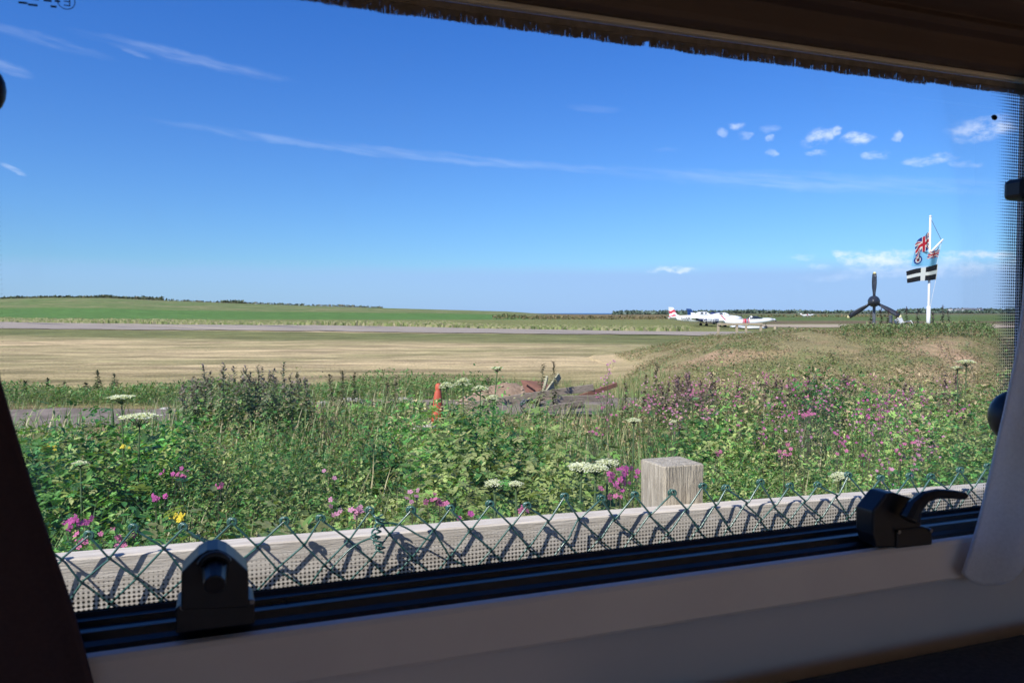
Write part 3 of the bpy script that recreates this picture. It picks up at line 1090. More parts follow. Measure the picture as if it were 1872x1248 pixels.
hogweed(1064, 850, 3.4, .115, 'h', 'cream umbel at the left of three heads beside the timber post', .12, leaves=2)
hogweed(1090, 853, 3.3, .105, 'h', 'cream umbel in the middle of three heads beside the timber post', .12, leaves=1)
hogweed(1112, 843, 3.5, .10, 'h', 'cream umbel at the right of three heads, nearest the timber post', .12, leaves=1)
hogweed(904, 882, 3.2, .08, 'h', 'small yellowish umbel low in the leaves, left of its twin', .12, leaves=1)
hogweed(943, 884, 3.2, .06, 'h', 'smallest pale umbel low in the leaves, right of its twin', .12, leaves=1)
hogweed(1541, 866, 3.0, .075, 'h', 'fading cream umbel just above the fence wire at the right', .3, leaves=1)
hogweed(1768, 659, 7.0, .15, 'h', 'white umbel in front of the mound near the right edge', .10, leaves=2)
hogweed(1752, 671, 7.1, .10, 'h', 'lower white umbel beside the one in front of the mound', .10, leaves=1)
hogweed(142, 846, 4.4, .08, 'h', 'faint white umbel low among leaves at the far left', .1, leaves=1)
hogweed(1232, 770, 5.6, .05, 'h', 'tiny pale umbel above the timber post', .2, leaves=0)


def campion(name, px, py, w, nfl, spr, col, label, group, wspread=None, stemc=(.12, .12, .07), fs=.012, tall=None):
    """a plant of pink five-petalled flowers on thin branching stems"""
    u = (px - 936) / FPX * w
    x, y = to_xy(np.array([u]), np.array([w]))
    y0 = max(float(y[0]), 1.52)
    z0 = float(surf_z(u, w)[0])
    root = empty(name, (x[0], y0, z0), 0, label, 'flower', group)
    zt = EYE - (py - 572) / FPX * w - z0
    st, fl = MB(), MB()
    st.col = stemc
    tall = tall or spr * .7
    for q in range(nfl):
        p = Vector((random.gauss(0, spr * .5), max(random.gauss(0, spr * .4), 1.52 - y0), zt + random.gauss(0, tall * .45)))
        br = Vector((p.x * .35, p.y * .35, max(.02, p.z - random.uniform(.08, .18))))
        if q % 4 == 0:
            st.tube([(p.x * .3, p.y * .3, zt * .3), br, p], [.0019, .0015, .0010], 4, False)
        else:
            st.tube([(p.x * .75, p.y * .75, p.z - random.uniform(.04, .10)), p], [.0013, .0010], 4, False)
        nrm = Vector((random.uniform(-.7, .4), random.uniform(-1, -.1), random.uniform(.0, 1))).normalized()
        a = nrm.orthogonal().normalized()
        b = nrm.cross(a)
        k = random.uniform(.75, 1.15)
        f_ = fs * random.uniform(.75, 1.2)
        fl.col = tuple(min(1, c * k) for c in col)
        fl.col = fl.col
        for i5 in range(5):
            th = i5 * 1.2566 + random.uniform(-.1, .1)
            d1 = a * math.cos(th) + b * math.sin(th)
            d2 = a * math.cos(th + 1.57) + b * math.sin(th + 1.57)
            fl.add([p, p + d1 * f_ * .75 + d2 * f_ * .42, p + d1 * f_ * 1.05 + nrm * f_ * .1, p + d1 * f_ * .75 - d2 * f_ * .42], [(0, 1, 2, 3)])
        st.tube([p, p - nrm * f_ * .9], [.0022, .004], 5, False)
    st.build('stem', M_DRY, root, colors=True)
    fl.build('blossom', M_PETAL, root, colors=True)
    return root


PK, PK2, MG = (.60, .17, .34), (.66, .30, .46), (.55, .11, .36)
NAMED = [
    (136, 956, 3.0, 16, .05, MG, 'dense magenta campion head low at the far left of the weed bed'),
    (306, 867, 4.2, 8, .045, MG, 'left of two bright pink campion heads below the tall white umbels'),
    (326, 869, 4.2, 7, .04, PK, 'right of two bright pink campion heads below the tall white umbels'),
    (284, 912, 3.5, 7, .03, MG, 'single deep pink campion head left of the yellow flower'),
    (396, 890, 3.8, 5, .03, PK, 'small pink campion right of and above the yellow flower'),
    (143, 996, 2.7, 6, .03, PK, 'pink campion just above the fence rail at its far left'),
    (207, 992, 2.7, 9, .05, PK, 'pink campion just above the fence rail below the yellow flower'),
    (607, 912, 3.4, 8, .045, PK2, 'pale lilac campion spike in the leaves left of the frame middle'),
    (648, 941, 3.0, 9, .05, PK2, 'pale pink campion close above the fence wire left of the frame middle'),
    (755, 908, 3.3, 6, .04, PK2, 'left of two lilac campions behind the tangled fence wire'),
    (800, 917, 3.2, 10, .055, PK, 'right of two lilac campions behind the tangled fence wire'),
    (852, 944, 2.9, 4, .03, MG, 'pink campion touching the fence rail right of the tangled wire'),
    (955, 934, 3.0, 3, .02, PK, 'lone pink blossom just above the rail in the frame middle'),
    (1148, 872, 3.1, 24, .08, MG, 'dense magenta campion clump against the left side of the timber post'),
    (1130, 905, 2.9, 6, .05, PK, 'pink campion below the magenta clump beside the timber post'),
    (1112, 700, 8.5, 26, .11, PK2, 'tall pink flower spike rising at the right end of the timber heap'),
    (1106, 738, 8.0, 18, .12, PK, 'pink campion at the foot of the tall spike by the timber heap'),
    (1088, 790, 6.4, 8, .05, PK, 'small pink campion below the timber heap'),
    (1437, 826, 4.3, 10, .05, PK, 'flat pink campion head right of the timber post above the wire'),
    (1480, 757, 6.0, 14, .06, PK, 'bright pink campion in the green leaves right of the post'),
    (1312, 828, 4.2, 4, .03, PK, 'lone pink blossom just right of the post top'),
]
for k_, (px, py, w, n_, sp_, c_, lab) in enumerate(NAMED):
    campion('red_campion', px, py, w, n_, sp_, c_, lab, 'pink campions in the weed bed', tall=(.28 if 'spike' in lab else None))
RIGHTC = [(1265, 716), (1283, 722), (1286, 745), (1250, 735), (1346, 738), (1358, 770), (1362, 718), (1505, 742), (1500, 712), (1460, 705), (1408, 698), (1380, 705), (1440, 722), (1612, 740), (1630, 752), (1642, 738), (1632, 728), (1652, 783), (1612, 772), (1600, 790),
          (1692, 812), (1704, 816), (1672, 803), (1668, 790), (1710, 800), (1585, 826), (1660, 722), (1570, 705), (1600, 712), (1545, 835), (1560, 775), (1535, 745), (1590, 755), (1675, 845), (1622, 862), (1540, 800), (1470, 800), (1398, 790), (1200, 725), (1172, 735), (1185, 745), (1150, 742), (1225, 752), (1725, 700), (1700, 735), (1330, 705), (1310, 695), (1290, 690), (1350, 690), (1420, 745), (1650, 830), (1690, 770)]
RIGHTC += [(random.uniform(1190, 1770), random.uniform(688, 770)) for _ in range(34)]
for k_, (px, py) in enumerate(RIGHTC):
    w = .86 / ((py - 572) / FPX) * random.uniform(.92, 1.06)
    campion('red_campion', px + random.uniform(-3, 3), py, w, random.randint(6, 15), .085 * w / 7 + .02, random.choice((PK, PK, MG, PK2)), 'loose pink campion among the dense weeds between timber post and mound', 'loose pink campions right of the timber post', tall=.11, fs=.0105)

# yellow flowers
for (px, py, w, n_, sp, lab) in ((316, 948, 3.1, 16, .028, 'bright yellow flower head low in the leaves near the left latch'), (93, 818, 5.0, 5, .03, 'small yellow flower at the far left below the gravel track'), (226, 816, 4.6, 6, .03, 'dull yellow flower beneath the two tall white umbels')):
    campion('yellow_flower', px, py, w, n_, sp, (.75, .58, .06), lab, 'yellow flowers', stemc=(.10, .17, .05), fs=.011)


# tall dark seed spikes
def spike(px, py, w, label, group, lean=0.0, col=(.23, .18, .155), col2=(.15, .25, .09)):
    u = (px - 936) / FPX * w
    x, y = to_xy(np.array([u]), np.array([w]))
    z0 = float(surf_z(u, w)[0])
    H = EYE - (py - 572) / FPX * w - z0
    root = empty('tall_weed', (x[0], y[0], z0), 0, label, 'weed', group)
    st = MB()
    st.col = tuple(c * .9 for c in col2)
    top = Vector((lean * H, 0, H))
    st.tube([(0, 0, 0), tuple(top * .5), tuple(top)], [.006, .005, .002], 5, False)
    st.build('stem', M_DRY, root, colors=True)
    P, ya, ti, L, cc = [], [], [], [], []
    n = 110
    for q in range(n):
        f_ = .25 + .75 * q / n
        P.append(tuple(top * f_ + Vector((random.gauss(0, .010), random.gauss(0, .010), 0))))
        ya.append(random.uniform(0, 6.28))
        ti.append(random.uniform(-.5, .5) if f_ < .8 else random.uniform(.2, 1.1))
        L.append((.095 * (1.15 - f_) + .030) * random.uniform(.7, 1.3))
        t_ = min(1, max(0, (f_ - .45) * 2.2 + random.uniform(-.3, .3)))
        cc.append([a * t_ + b * (1 - t_) for a, b in zip(col, col2)])
    v, f, c = inst(*T_NAR, np.array(P), np.array(ti), np.array(ya), np.array(L), np.array(cc) * rng.uniform(.75, 1.3, (n, 1)), sx=np.full(n, 1.5))
    np_mesh('foliage', v, f, M_DRY, c, parent=root)
    return root


SP = [(376, 666), (399, 664), (411, 670), (421, 672), (455, 668), (470, 670), (477, 668), (514, 663), (494, 675), (528, 683), (550, 680), (345, 690), (360, 698), (438, 690), (385, 690), (505, 690), (540, 695), (565, 690), (350, 705), (466, 692), (428, 700), (336, 712), (340, 700), (353, 694), (368, 702), (392, 680), (404, 690), (416, 686), (448, 684), (462, 680), (482, 684), (488, 696), (500, 680), (520, 695), (533, 700), (556, 700), (445, 676), (372, 692)]
for k_, (px, py) in enumerate(SP):
    spike(px, py, random.uniform(8.6, 9.8), 'dark purplish seeding weed standing tall in the clump at the left middle', 'tall dark weeds left of the cone', random.uniform(-.06, .06))
SPG = [(178, 678), (208, 684), (85, 692), (44, 697), (115, 700), (155, 700)]
for (px, py) in SPG:
    spike(px, py, 15.4, 'upright green nettle stalk beyond the gravel track at the left', 'nettle stalks beyond the track', random.uniform(-.05, .05), (.09, .10, .05), (.07, .12, .04))
SPR = [(610, 686), (628, 676), (640, 680), (708, 700), (720, 688), (890, 690), (985, 665), (1018, 660), (1195, 662), (1180, 685), (1212, 700), (1235, 690), (1140, 700)]
for (px, py) in SPR:
    spike(px, py, random.uniform(10.2, 12), 'thin brown weed stalk standing against the mown field', 'thin stalks against the mown field', random.uniform(-.1, .1), (.20, .16, .10), (.15, .17, .08))
for q in range(60):
    px, py = random.uniform(1210, 1760), random.uniform(680, 735)
    spike(px, py, random.uniform(9.5, 13), 'brown purple seeding stalk among the weeds before the mound', 'seeding stalks before the mound', random.uniform(-.1, .1), (.30, .17, .19), (.15, .16, .09))
for (px, py) in ((1610, 563), (1622, 566), (1655, 561), (1677, 564), (1723, 558), (1735, 568), (1640, 568), (1590, 570), (1706, 570)):
    w = random.uniform(23, 26)
    spike(px, py, w, 'thin dry stalk standing on the mound against the sky', 'dry stalks on top of the mound', random.uniform(-.1, .1), (.14, .08, .09), (.08, .10, .05))


# ------------------------------------------------------------------ wire fence with rail and post
fence = empty('wire_fence', (0, 1.3, 0), 0, 'green chain link fence with pale timber rail right outside the window', 'fence')
def rail_y(x):
    return 1.298 - .040 * (x + .05)
def rail_z(x):
    return 1.243 - .010 * (x + .05)
def L_(p):
    return (p[0], p[1] - 1.3, p[2])
rb = MB()
N = 60
xs = np.linspace(-2.6, 5.6, N)
rings = []
for x in xs:
    y, z = rail_y(x) + .002 * math.sin(x * 3), rail_z(x) + .0015 * math.sin(x * 2.1)
    prof = [(-.0215, -.002), (-.0215, -.145), (.0215, -.145), (.0215, -.002), (.0185, 0), (-.0185, 0)]
    rings.append([L_((x, y + a, z + b)) for a, b in prof])
rb.loft(rings)
rb.build('rail', M_TIMBER, fence)
xs2 = [p for p in (-2.5, -.62, 5.3)]
def post(xc, h0):
    pb = MB()
    y = rail_y(xc) + .024 + .045
    ring = []
    for q, z in enumerate(np.linspace(0, h0, 14)):
        ww = .0445
        c = .0035
        o = [(-ww, -ww + c), (-ww + c, -ww), (ww - c, -ww), (ww, -ww + c), (ww, ww - c), (ww - c, ww), (-ww + c, ww), (-ww, ww - c)]
        o = [(a + random.uniform(-.0012, .0012), b + random.uniform(-.0012, .0012)) for a, b in o]
        ring.append([L_((xc + a, y + b, z)) for a, b in o])
    last = [(p[0] * .0 + (p[0] - xc) * .97 + xc, (p[1] + 1.3 - y) * .97 + y - 1.3, p[2] + .002) for p in ring[-1]]
    ring.append(last)
    pb.loft(ring)
    return pb.build('post', M_POST, fence)
pt = PY(1232, 925, 1.30)
post(pt[0] + .015, 1.240 + .067)
for xx in (-1.15, 2.9):
    post(xx, 1.32)
# wires
wb = MB()
DX, DZ, K = .0336, .0365, 34
NC = 80
X0 = -.72
node = {}
for jn_ in range(NC + 1):
    for k in range(K):
        a = .0035 if k > 0 else .005
        node[(jn_, k)] = Vector((X0 + jn_ * DX + random.gauss(0, a), 0, -k * DZ + random.gauss(0, a * .8) + (.004 * math.sin(jn_ * .7) if k < 2 else 0)))
def wy(x):
    return rail_y(x) - .0215 - .021 - .007 * math.sin(x * 5.3) - .004 * math.sin(x * 17)
def top_z(x):
    return rail_z(x) + .041
wires = MB()
for i_ in range(NC):
    pts = []
    for k in range(K):
        j_ = i_ if (k + i_) % 2 == 0 else i_ + 1
        nd = node[(j_, k)]
        x, z = nd.x, top_z(nd.x) + nd.z
        sgn = 1 if j_ == i_ else -1
        yy = wy(x)
        hook = sgn * .0022          # each wire hooks past its neighbour
        if k == 0:
            pts.append(Vector((x, yy, z)))
        else:
            pts += [Vector((x + hook * 1.2, yy - .0035, z + .004)), Vector((x - hook * .9, yy, z)), Vector((x + hook * 1.2, yy + .0035, z - .004))]
    out = []
    for a, b in zip(pts[:-1], pts[1:]):
        out.append(a)
    out.append(pts[-1])
    wires.tube([L_(p) for p in out], .0017, 6, False)
# knuckled ends along the top
for j_ in range(NC + 1):
    if j_ % 2 == 0:
        nd = node[(j_, 0)]
        x, z = nd.x, top_z(nd.x) + nd.z
        y = wy(x)
        for sgn in (-1, 1):
            lp = []
            rr = random.uniform(.0045, .0062)
            for q in range(9):
                t = q / 8
                a = t * 4.6 - .6
                lp.append(L_((x + sgn * (.001 + rr * .9 * math.cos(a)) - sgn * rr * .4, y + (.003 * math.sin(a * .5)) * sgn, z + rr * math.sin(a) + .001)))
            wires.tube(lp, .0018, 6)
wires.build('wire_mesh', M_PVC, fence, True)
# a twisted joining tie where two lengths of mesh meet
ctr = PY(690, 972, wy(.23))
tb = MB()
for q in range(2):
    lp = []
    for s_ in range(60):
        t = s_ / 59
        a = t * 22 + q * 3.1
        lp.append(L_((ctr[0] + .007 * math.cos(a) + .004 * math.sin(t * 9), ctr[1] - .004 + .006 * math.sin(a), ctr[2] + .028 - t * .062)))
    tb.tube(lp, .0017, 5)
lp = [L_((ctr[0] - .075 + .075 * t, ctr[1] - .004, ctr[2] - .052 + .045 * t + .012 * math.sin(t * 3.1))) for t in np.linspace(0, 1, 14)]
tb.tube(lp, .0015, 5)
lp = [L_((ctr[0] + .004 + .085 * t, ctr[1] - .003, ctr[2] + .014 - .030 * t + .006 * math.sin(t * 5))) for t in np.linspace(0, 1, 14)]
tb.tube(lp, .0015, 5)
tb.build('tie_wire', M_PVC, fence, True)


# ------------------------------------------------------------------ debris by the track
cone = empty('traffic_cone', UW((800 - 936) / FPX * 9.2, 9.2, 0), 0, 'battered orange plastic cone leaning among the weeds', 'cone')
cb = MB()
R = []
for q, (z, r_) in enumerate([(.0, .105), (.10, .092), (.30, .078), (.45, .068), (.60, .050), (.68, .040), (.70, .034), (.715, .040), (.76, .036), (.775, .022)]):
    ring = []
    for k in range(14):
        a = 2 * math.pi * k / 14
        rr = r_ * (1 + .10 * math.sin(3 * a + z * 9) + .05 * math.sin(5 * a - z * 20))
        ring.append((rr * math.cos(a) - .02 + z * .035, rr * math.sin(a) * .8, z))
    R.append(ring)
cb.loft(R)
cb.build('cone_body', M_ORANGE, cone, True)
MB().box((-.02, 0, .02), (.34, .34, .035)).build('base', M_RUBBER, cone, bevel=.008)
cone.rotation_euler = (rad(-3), rad(2), rad(15))

PLK = [
    ((940, 728), (1085, 708), 12.2, .10, .04, M_PLANK, 'long grey plank sloping up over the left of the timber heap'),
    ((800, 752), (960, 727), 11.6, .12, .045, M_PLANK, 'grey plank lying low from the cone towards the heap'),
    ((992, 722), (1000, 689), 12.6, .055, .04, M_PLANKY, 'short upright stake left of the crossed pair on the heap'),
    ((998, 722), (1023, 687), 12.5, .11, .03, M_PLANKY, 'broad slanting board sticking up from the heap'),
    ((1060, 726), (1128, 703), 12.4, .07, .035, M_RUST, 'reddish board end raised at the right of the heap'),
    ((1005, 717), (1080, 713), 12.8, .09, .03, M_PLANKY, 'pale board lying flat at the back of the heap'),
    ((985, 749), (1066, 737), 11.4, .07, .03, M_PLANK, 'thin pale lath lying in front of the heap'),
    ((820, 766), (925, 760), 10.9, .09, .03, M_PLANK, 'dark edged plank lying nearest in the weeds'),
    ((1020, 730), (1110, 728), 12.0, .10, .05, M_PLANK, 'thick grey beam across the middle of the heap'),
    ((962, 704), (978, 715), 12.7, .03, .02, M_RUST, 'thin dark stick poking up left of the heap'),
    ((1030, 742), (1120, 744), 11.6, .06, .03, M_PLANKY, 'short pale slat half hidden at the right of the heap'),
]
for (a, b, w, wd, th, m_, lab) in PLK:
    A_, B_ = PD(a[0], a[1], w - .15), PD(b[0], b[1], w + .15)
    c = (A_ + B_) / 2
    base = np.array([c[0], c[1], min(A_[2], B_[2])])
    o = MB().rod(A_ - base, B_ - base, th, wd).build('plank', m_, None, bevel=.003, loc=base)
    tag(o, lab, 'plank', 'planks of the timber heap')
# rusty sheet
s0 = PD(990, 716, 12.9)
o = MB().add([(-.28, 0, 0), (.25, -.1, -.02), (.2, .35, .12), (-.22, .38, .16), (-.28, 0, .008), (.25, -.1, -.012), (.2, .35, .128), (-.22, .38, .168)], [(0, 1, 2, 3), (7, 6, 5, 4), (0, 4, 5, 1), (1, 5, 6, 2), (2, 6, 7, 3), (3, 7, 4, 0)]).build('metal_sheet', M_RUST, loc=s0)
tag(o, 'rust red bent sheet leaning behind the grey planks', 'sheet')
# coil of pipe
c0 = PD(968, 744, 11.6)
pb = MB()
pts = []
for q in range(90):
    a = q / 90 * 6.28 * 3.3
    rr = .13 + .012 * math.sin(q * .7)
    pts.append((rr * math.cos(a), -.10 * math.cos(a * .5) * .2 + .02 * math.sin(q * .5), rr * .75 * math.sin(a) + .02 * math.sin(q)))
pb.tube(pts, .016, 7)
tag(pb.build('pipe_coil', M_PIPE, None, True, loc=c0), 'small coil of dark pipe lying under the planks', 'pipe')
# rubble and soil heap
hp = PZ(935, 716, .0)
hp = UW((925 - 936) / FPX * 14.2, 14.2, 0)
hb = MB()
n_ = 22
vs, fs = [], []
for a in range(n_ + 1):
    for b in range(n_ + 1):
        x, y = (a / n_ - .5) * 2.2, (b / n_ - .5) * 1.3
        h = .34 * math.exp(-(x * x / .42 + y * y / .14)) + .05 * random.random() * math.exp(-(x * x / .6 + y * y / .3)) - .02
        vs.append((x, y, h))
for a in range(n_):
    for b in range(n_):
        q = a * (n_ + 1) + b
        fs.append((q, q + n_ + 1, q + n_ + 2, q + 1))
hb.add(vs, fs)
tag(hb.build('soil_heap', mat("sandy_soil", (.34, .23, .15), .95, (.24, .16, .10), 9, bmp=.8, bdist=.03), None, True, loc=hp), 'small heap of pale reddish soil behind the umbels', 'soil heap')
for q in range(40):
    x, y = random.gauss(0, .42), random.gauss(-.05, .22)
    h = .34 * math.exp(-(x * x / .42 + y * y / .14))
    r_ = random.uniform(.012, .034)
    o = MB().blob((0, 0, 0), r_, .25, 7, 4, (1, .9, .7)).build('stone', M_STONE, loc=(hp[0] + x, hp[1] + y, hp[2] + h + r_ * .3))
    tag(o, 'small pale stone lying on the reddish soil heap', 'stone', 'stones on the soil heap')
# chunks of concrete beside the track
for q, (px, py, s_) in enumerate(((560, 741, .10), (590, 738, .08), (640, 733, .12), (655, 737, .07), (300, 752, .07), (700, 738, .1), (735, 733, .13), (760, 736, .08), (770, 783, .06), (785, 780, .05), (1150, 748, .08), (1165, 744, .06))):
    p = PD(px, py, 12.9 if py < 760 else 8.4)
    o = MB().blob((0, 0, 0), s_, .22, 7, 4, (1.5, 1, .45)).build('concrete_chunk', mat("old_concrete", (.55, .50, .45), .9, (.42, .38, .34), 8, bmp=.4, bdist=.01) if q == 0 else bpy.data.materials['old_concrete'], loc=(p[0], p[1], max(.02, p[2])))
    tag(o, 'flat pale concrete chunk along the gravel track', 'rubble', 'concrete chunks along the track')


# ------------------------------------------------------------------ rail fence before the aircraft
rf_ = empty('rail_fence', UW(16.5, 57, 0), YAW, 'low wooden rail fence before the parked aircraft', 'fence')
pp = [(1313, 593, 614), (1347, 593, 611), (1364, 595, 607), (1391, 592, 610)]
org = UW(16.5, 57, 0)
for k_, (px, y0, y1) in enumerate(pp):
    w = 57 if k_ != 2 else 60
    u = (px - 936) / FPX * w
    zt = EYE - (y0 - 572) / FPX * w
    MB().box((u - 16.5, w - 57, zt / 2 - .1), (.16, .14, zt + .2)).build('post', M_PALE, rf_, bevel=.01)
MB().rod(((1311 - 936) / FPX * 57 - 16.5, -.1, EYE - 20.5 / FPX * 57), ((1393 - 936) / FPX * 57 - 16.5, -.1, EYE - 20 / FPX * 57), .06, .14).build('rail', M_PALE, rf_)
for k_, (px, ytop, w, lab) in enumerate(((1418, 597, 40, 'short pale post just right of the rail fence'), (1456, 599, 36, 'short pale stake on the mound between rail fence and propeller'), (1478, 600, 33, 'stub of a stake nearest the propeller'), (1628, 576, 29, 'grey square post right of the propeller monument'))):
    zt = EYE - (ytop - 572) / FPX * w
    u = (px - 936) / FPX * w
    b = float(surf_z(u, w)[0]) - .1
    wd = .14 if px != 1628 else .10
    o = MB().box((0, 0, (zt - b) / 2), (wd, wd, zt - b)).build('wooden_post', M_PALE if px != 1628 else M_GREYP, loc=UW(u, w, b), bevel=.01)
    o.rotation_euler = (0, 0, .3)
    tag(o, lab, 'post', 'lone posts on the airfield')

# ------------------------------------------------------------------ aircraft
def ringx(x, zc, hh, hw, n=18, e=2.3):
    r = []
    for k in range(n):
        a = 2 * math.pi * k / n
        c, s = math.cos(a), math.sin(a)
        r.append((x, hw * math.copysign(abs(c) ** (2 / e), c), zc + hh * math.copysign(abs(s) ** (2 / e), s)))
    return r


def stripe_mat(name, c1, c2, freq, phase=0.0, thr=0.0):
    m, t, out = new_mat(name)
    co = t.sep(t.node('ShaderNodeTexCoord').outputs['Object'])
    wob = t.m('MULTIPLY', t.m('SINE', t.m('MULTIPLY', co[0], 7.0)), .10)
    s = t.m('SINE', t.m('ADD', t.m('MULTIPLY', t.m('ADD', co[2], wob), freq), phase))
    f = t.sm(s, thr - .15, thr + .15)
    p = t.node('ShaderNodeBsdfPrincipled')
    t.put(p.inputs['Base Color'], t.mix(f, c1, c2))
    p.inputs['Roughness'].default_value = .35
    t.l.new(p.outputs[0], out.inputs[0])
    return m


M_WAVE = stripe_mat("wavy_red_and_white_paint", (.62, .04, .07), (.82, .8, .8), 10.5, -1.2)


def text_part(s, size, loc, rot, m, parent, name='registration'):
    cu = bpy.data.curves.new(name, 'FONT')
    cu.body = s
    cu.size = size
    cu.extrude = .004
    cu.offset = .006
    cu.align_x = 'CENTER'
    tmp = bpy.data.objects.new(name + '_tmp', cu)
    COL.objects.link(tmp)
    dg = bpy.context.evaluated_depsgraph_get()
    me = bpy.data.meshes.new_from_object(tmp.evaluated_get(dg))
    bpy.data.objects.remove(tmp)
    me.materials.clear()
    o = link_mesh(me, name, m, parent)
    o.location = loc
    o.rotation_euler = rot
    return o


def aircraft(name, loc, rz, label, st, cabin, fin, finm, upper=M_WHITE, lower=None, wingz=.55, span=9.4, chord=1.5, wingx=4.2, wmat=M_WHITE, reg=None, regm=None, regp=None, prop=0.0, glass=None, low_from=None, dihedral=1.0, wheel=.18):
    """nose along +x, x measured from the tail; st: (x, z centre, half height, half width)"""
    a = empty(name, loc, rz, label, 'aircraft', 'light aircraft parked on the grass')
    b = MB()
    b.loft([ringx(*s) for s in st])
    fus = b.build('fuselage', upper, a, True)
    if lower is not None:
        lb = MB()
        rr = []
        for (x, zc, hh, hw) in st:
            if x < low_from[0] or x > low_from[1]:
                continue
            rg = [p for p in ringx(x, zc, hh * 1.02 + .004, hw * 1.02 + .004, 36) if p[2] <= zc + hh * .05]
            rg.sort(key=lambda p: math.atan2(p[2] - zc, p[1]) if not (p[1] < 0 and p[2] >= zc) else -math.pi - .1)
            rr.append(rg)
        lb.loft(rr, cap=False)
        lb.build('lower_panel', lower, a, True)
    # canopy or cabin: loft raised over the fuselage
    cb = MB()
    cb.loft([ringx(*s) for s in cabin])
    cb.build('cabin', glass if glass else upper, a, True)
    if not glass:
        for sgn in (-1, 1):
            for (x0, x1) in ((cabin[1][0] + .15, cabin[1][0] + .55), (cabin[1][0] + .7, cabin[2][0] - .05)):
                zc = cabin[1][1] + .10
                yw = sgn * (cabin[1][3] + .012)
                MB().add([(x0, yw, zc - .07), (x1, yw, zc - .07), (x1 - .02, yw * .96, zc + .14), (x0 + .05, yw * .96, zc + .14)], [(0, 1, 2, 3)]).build('side_window', M_GLASSD, a)
        x0, z0 = cabin[-2][0], cabin[-2][1]
        wsb = MB()
        c2, c3 = cabin[-2], cabin[-1]
        wsb.add([(c2[0] + .03, -c2[3] * .8, c2[1] + c2[2] * .9), (c2[0] + .03, c2[3] * .8, c2[1] + c2[2] * .9), (c3[0] + .02, c3[3] * .95, c3[1] + c3[2] * .5), (c3[0] + .02, -c3[3] * .95, c3[1] + c3[2] * .5)], [(0, 1, 2, 3)]).build('windscreen', M_GLASSD, a)
    # fin: outline in x,z
    fb = MB()
    fb.prism(fin, -.045, .045)
    fb.build('tail_fin', finm, a, bevel=.02)
    tz = st[0][1] + .06
    for sgn in (-1, 1):
        t_ = MB()
        t_.loft([[(.05, sgn * .04, tz - .03), (.85, sgn * .04, tz - .03), (.85, sgn * .04, tz + .03), (.05, sgn * .04, tz + .03)],
                 [(.10, sgn * span * .18, tz - .015), (.62, sgn * span * .18, tz - .015), (.62, sgn * span * .18, tz + .015), (.10, sgn * span * .18, tz + .015)]])
        t_.build('tailplane', upper if finm is not M_WAVE else M_WHITE, a)
        w_ = MB()
        prof = [(0, 0), (.15, .045), (.5, .06), (.85, .05), (1, .0), (.85, -.04), (.3, -.035)]
        rr = []
        for f_, ch, zz_ in ((.1, chord, 0), (.9, chord * .92, .16), (1.0, chord * .75, .20)):
            rr.append([(wingx - chord * .5 + (chord - ch) * .5 + p * ch, sgn * span / 2 * f_, wingz + zz_ * dihedral * span / 9.4 + q * chord) for p, q in prof])
        w_.loft(rr)
        w_.build('wing', wmat, a, True)
        lg = MB()
        lg.tube([(wingx + .1, sgn * 1.3, wingz), (wingx + .1, sgn * 1.35, .2)], .035, 6)
        lg.build('gear_leg', M_GREYP, a)
        MB().tube([(wingx + .1, sgn * 1.35 - .07, wheel), (wingx + .1, sgn * 1.35 + .07, wheel)], wheel, 14).build('wheel', M_RUBBER, a)
    nx, nz, nh, nw_ = st[-1]
    MB().tube([(nx - .75, 0, nz - nh * .5), (nx - .72, 0, .2)], .03, 6).build('gear_leg', M_GREYP, a)
    MB().tube([(nx - .72, -.06, .16), (nx - .72, .06, .16)], .16, 14).build('wheel', M_RUBBER, a)
    sp = MB()
    sp.loft([ringx(nx + d, nz, r_, r_, 12, 2) for d, r_ in ((0, .15), (.1, .13), (.2, .08), (.27, .02))])
    sp.build('spinner', M_WHITE, a, True)
    pr = MB()
    for sgn in (-1, 1):
        d = Vector((0, math.sin(prop), math.cos(prop))) * sgn
        e = Vector((.02, math.cos(prop) * .05, -math.sin(prop) * .05))
        c = Vector((nx + .1, 0, nz))
        pr.loft([[c + d * r_ + e * k_ * a1 + Vector((b1, 0, 0)) for a1, b1 in ((-1, -.01), (1, -.01), (1, .01), (-1, .01))] for r_, k_ in ((.08, .7), (.4, 1.3), (.75, 1.1), (.92, .6))])
    pr.build('propeller', M_PROP, a)
    if reg:
        text_part(reg, regp[2], regp[0], regp[1], regm, a)
    return a


def headpos(px, w):
    return UW((px - 936) / FPX * w, w, 0)


fusA = [(0, 1.0, .08, .05), (.6, .98, .22, .12), (1.6, .93, .36, .25), (2.8, .90, .46, .42), (3.4, .90, .50, .52), (4.4, .90, .50, .56), (5.2, .90, .46, .55), (5.8, .92, .37, .52), (6.4, .93, .33, .46), (6.9, .95, .24, .30)]
cabA = [(2.9, 1.15, .12, .25), (3.6, 1.42, .30, .50), (4.6, 1.45, .30, .52), (5.0, 1.28, .24, .50), (5.5, 1.08, .08, .42)]
finA = [(.05, 1.0), (.70, 1.05), (1.7, 1.16), (1.0, 1.45), (.62, 2.22), (.0, 2.28), (.02, 1.9), (.12, 1.5)]
gzA = 0
pA = headpos(1222, 96)
airA = aircraft('light_aircraft', pA, YAW + .02, 'white low wing aircraft with wavy red and white tail fin, leftmost of the parked ones', fusA, cabA, finA, M_WAVE, wingz=.55, reg='G-JAPN', regm=M_GREYP, regp=((2.1, -.45, .80), (rad(90), 0, 0), .42))
MB().prism([(.0, 2.12), (.66, 2.1), (.60, 2.28), (-.02, 2.32)], -.055, .055).build('fin_cap', M_WHITE, airA)
pB = headpos(1254, 108)
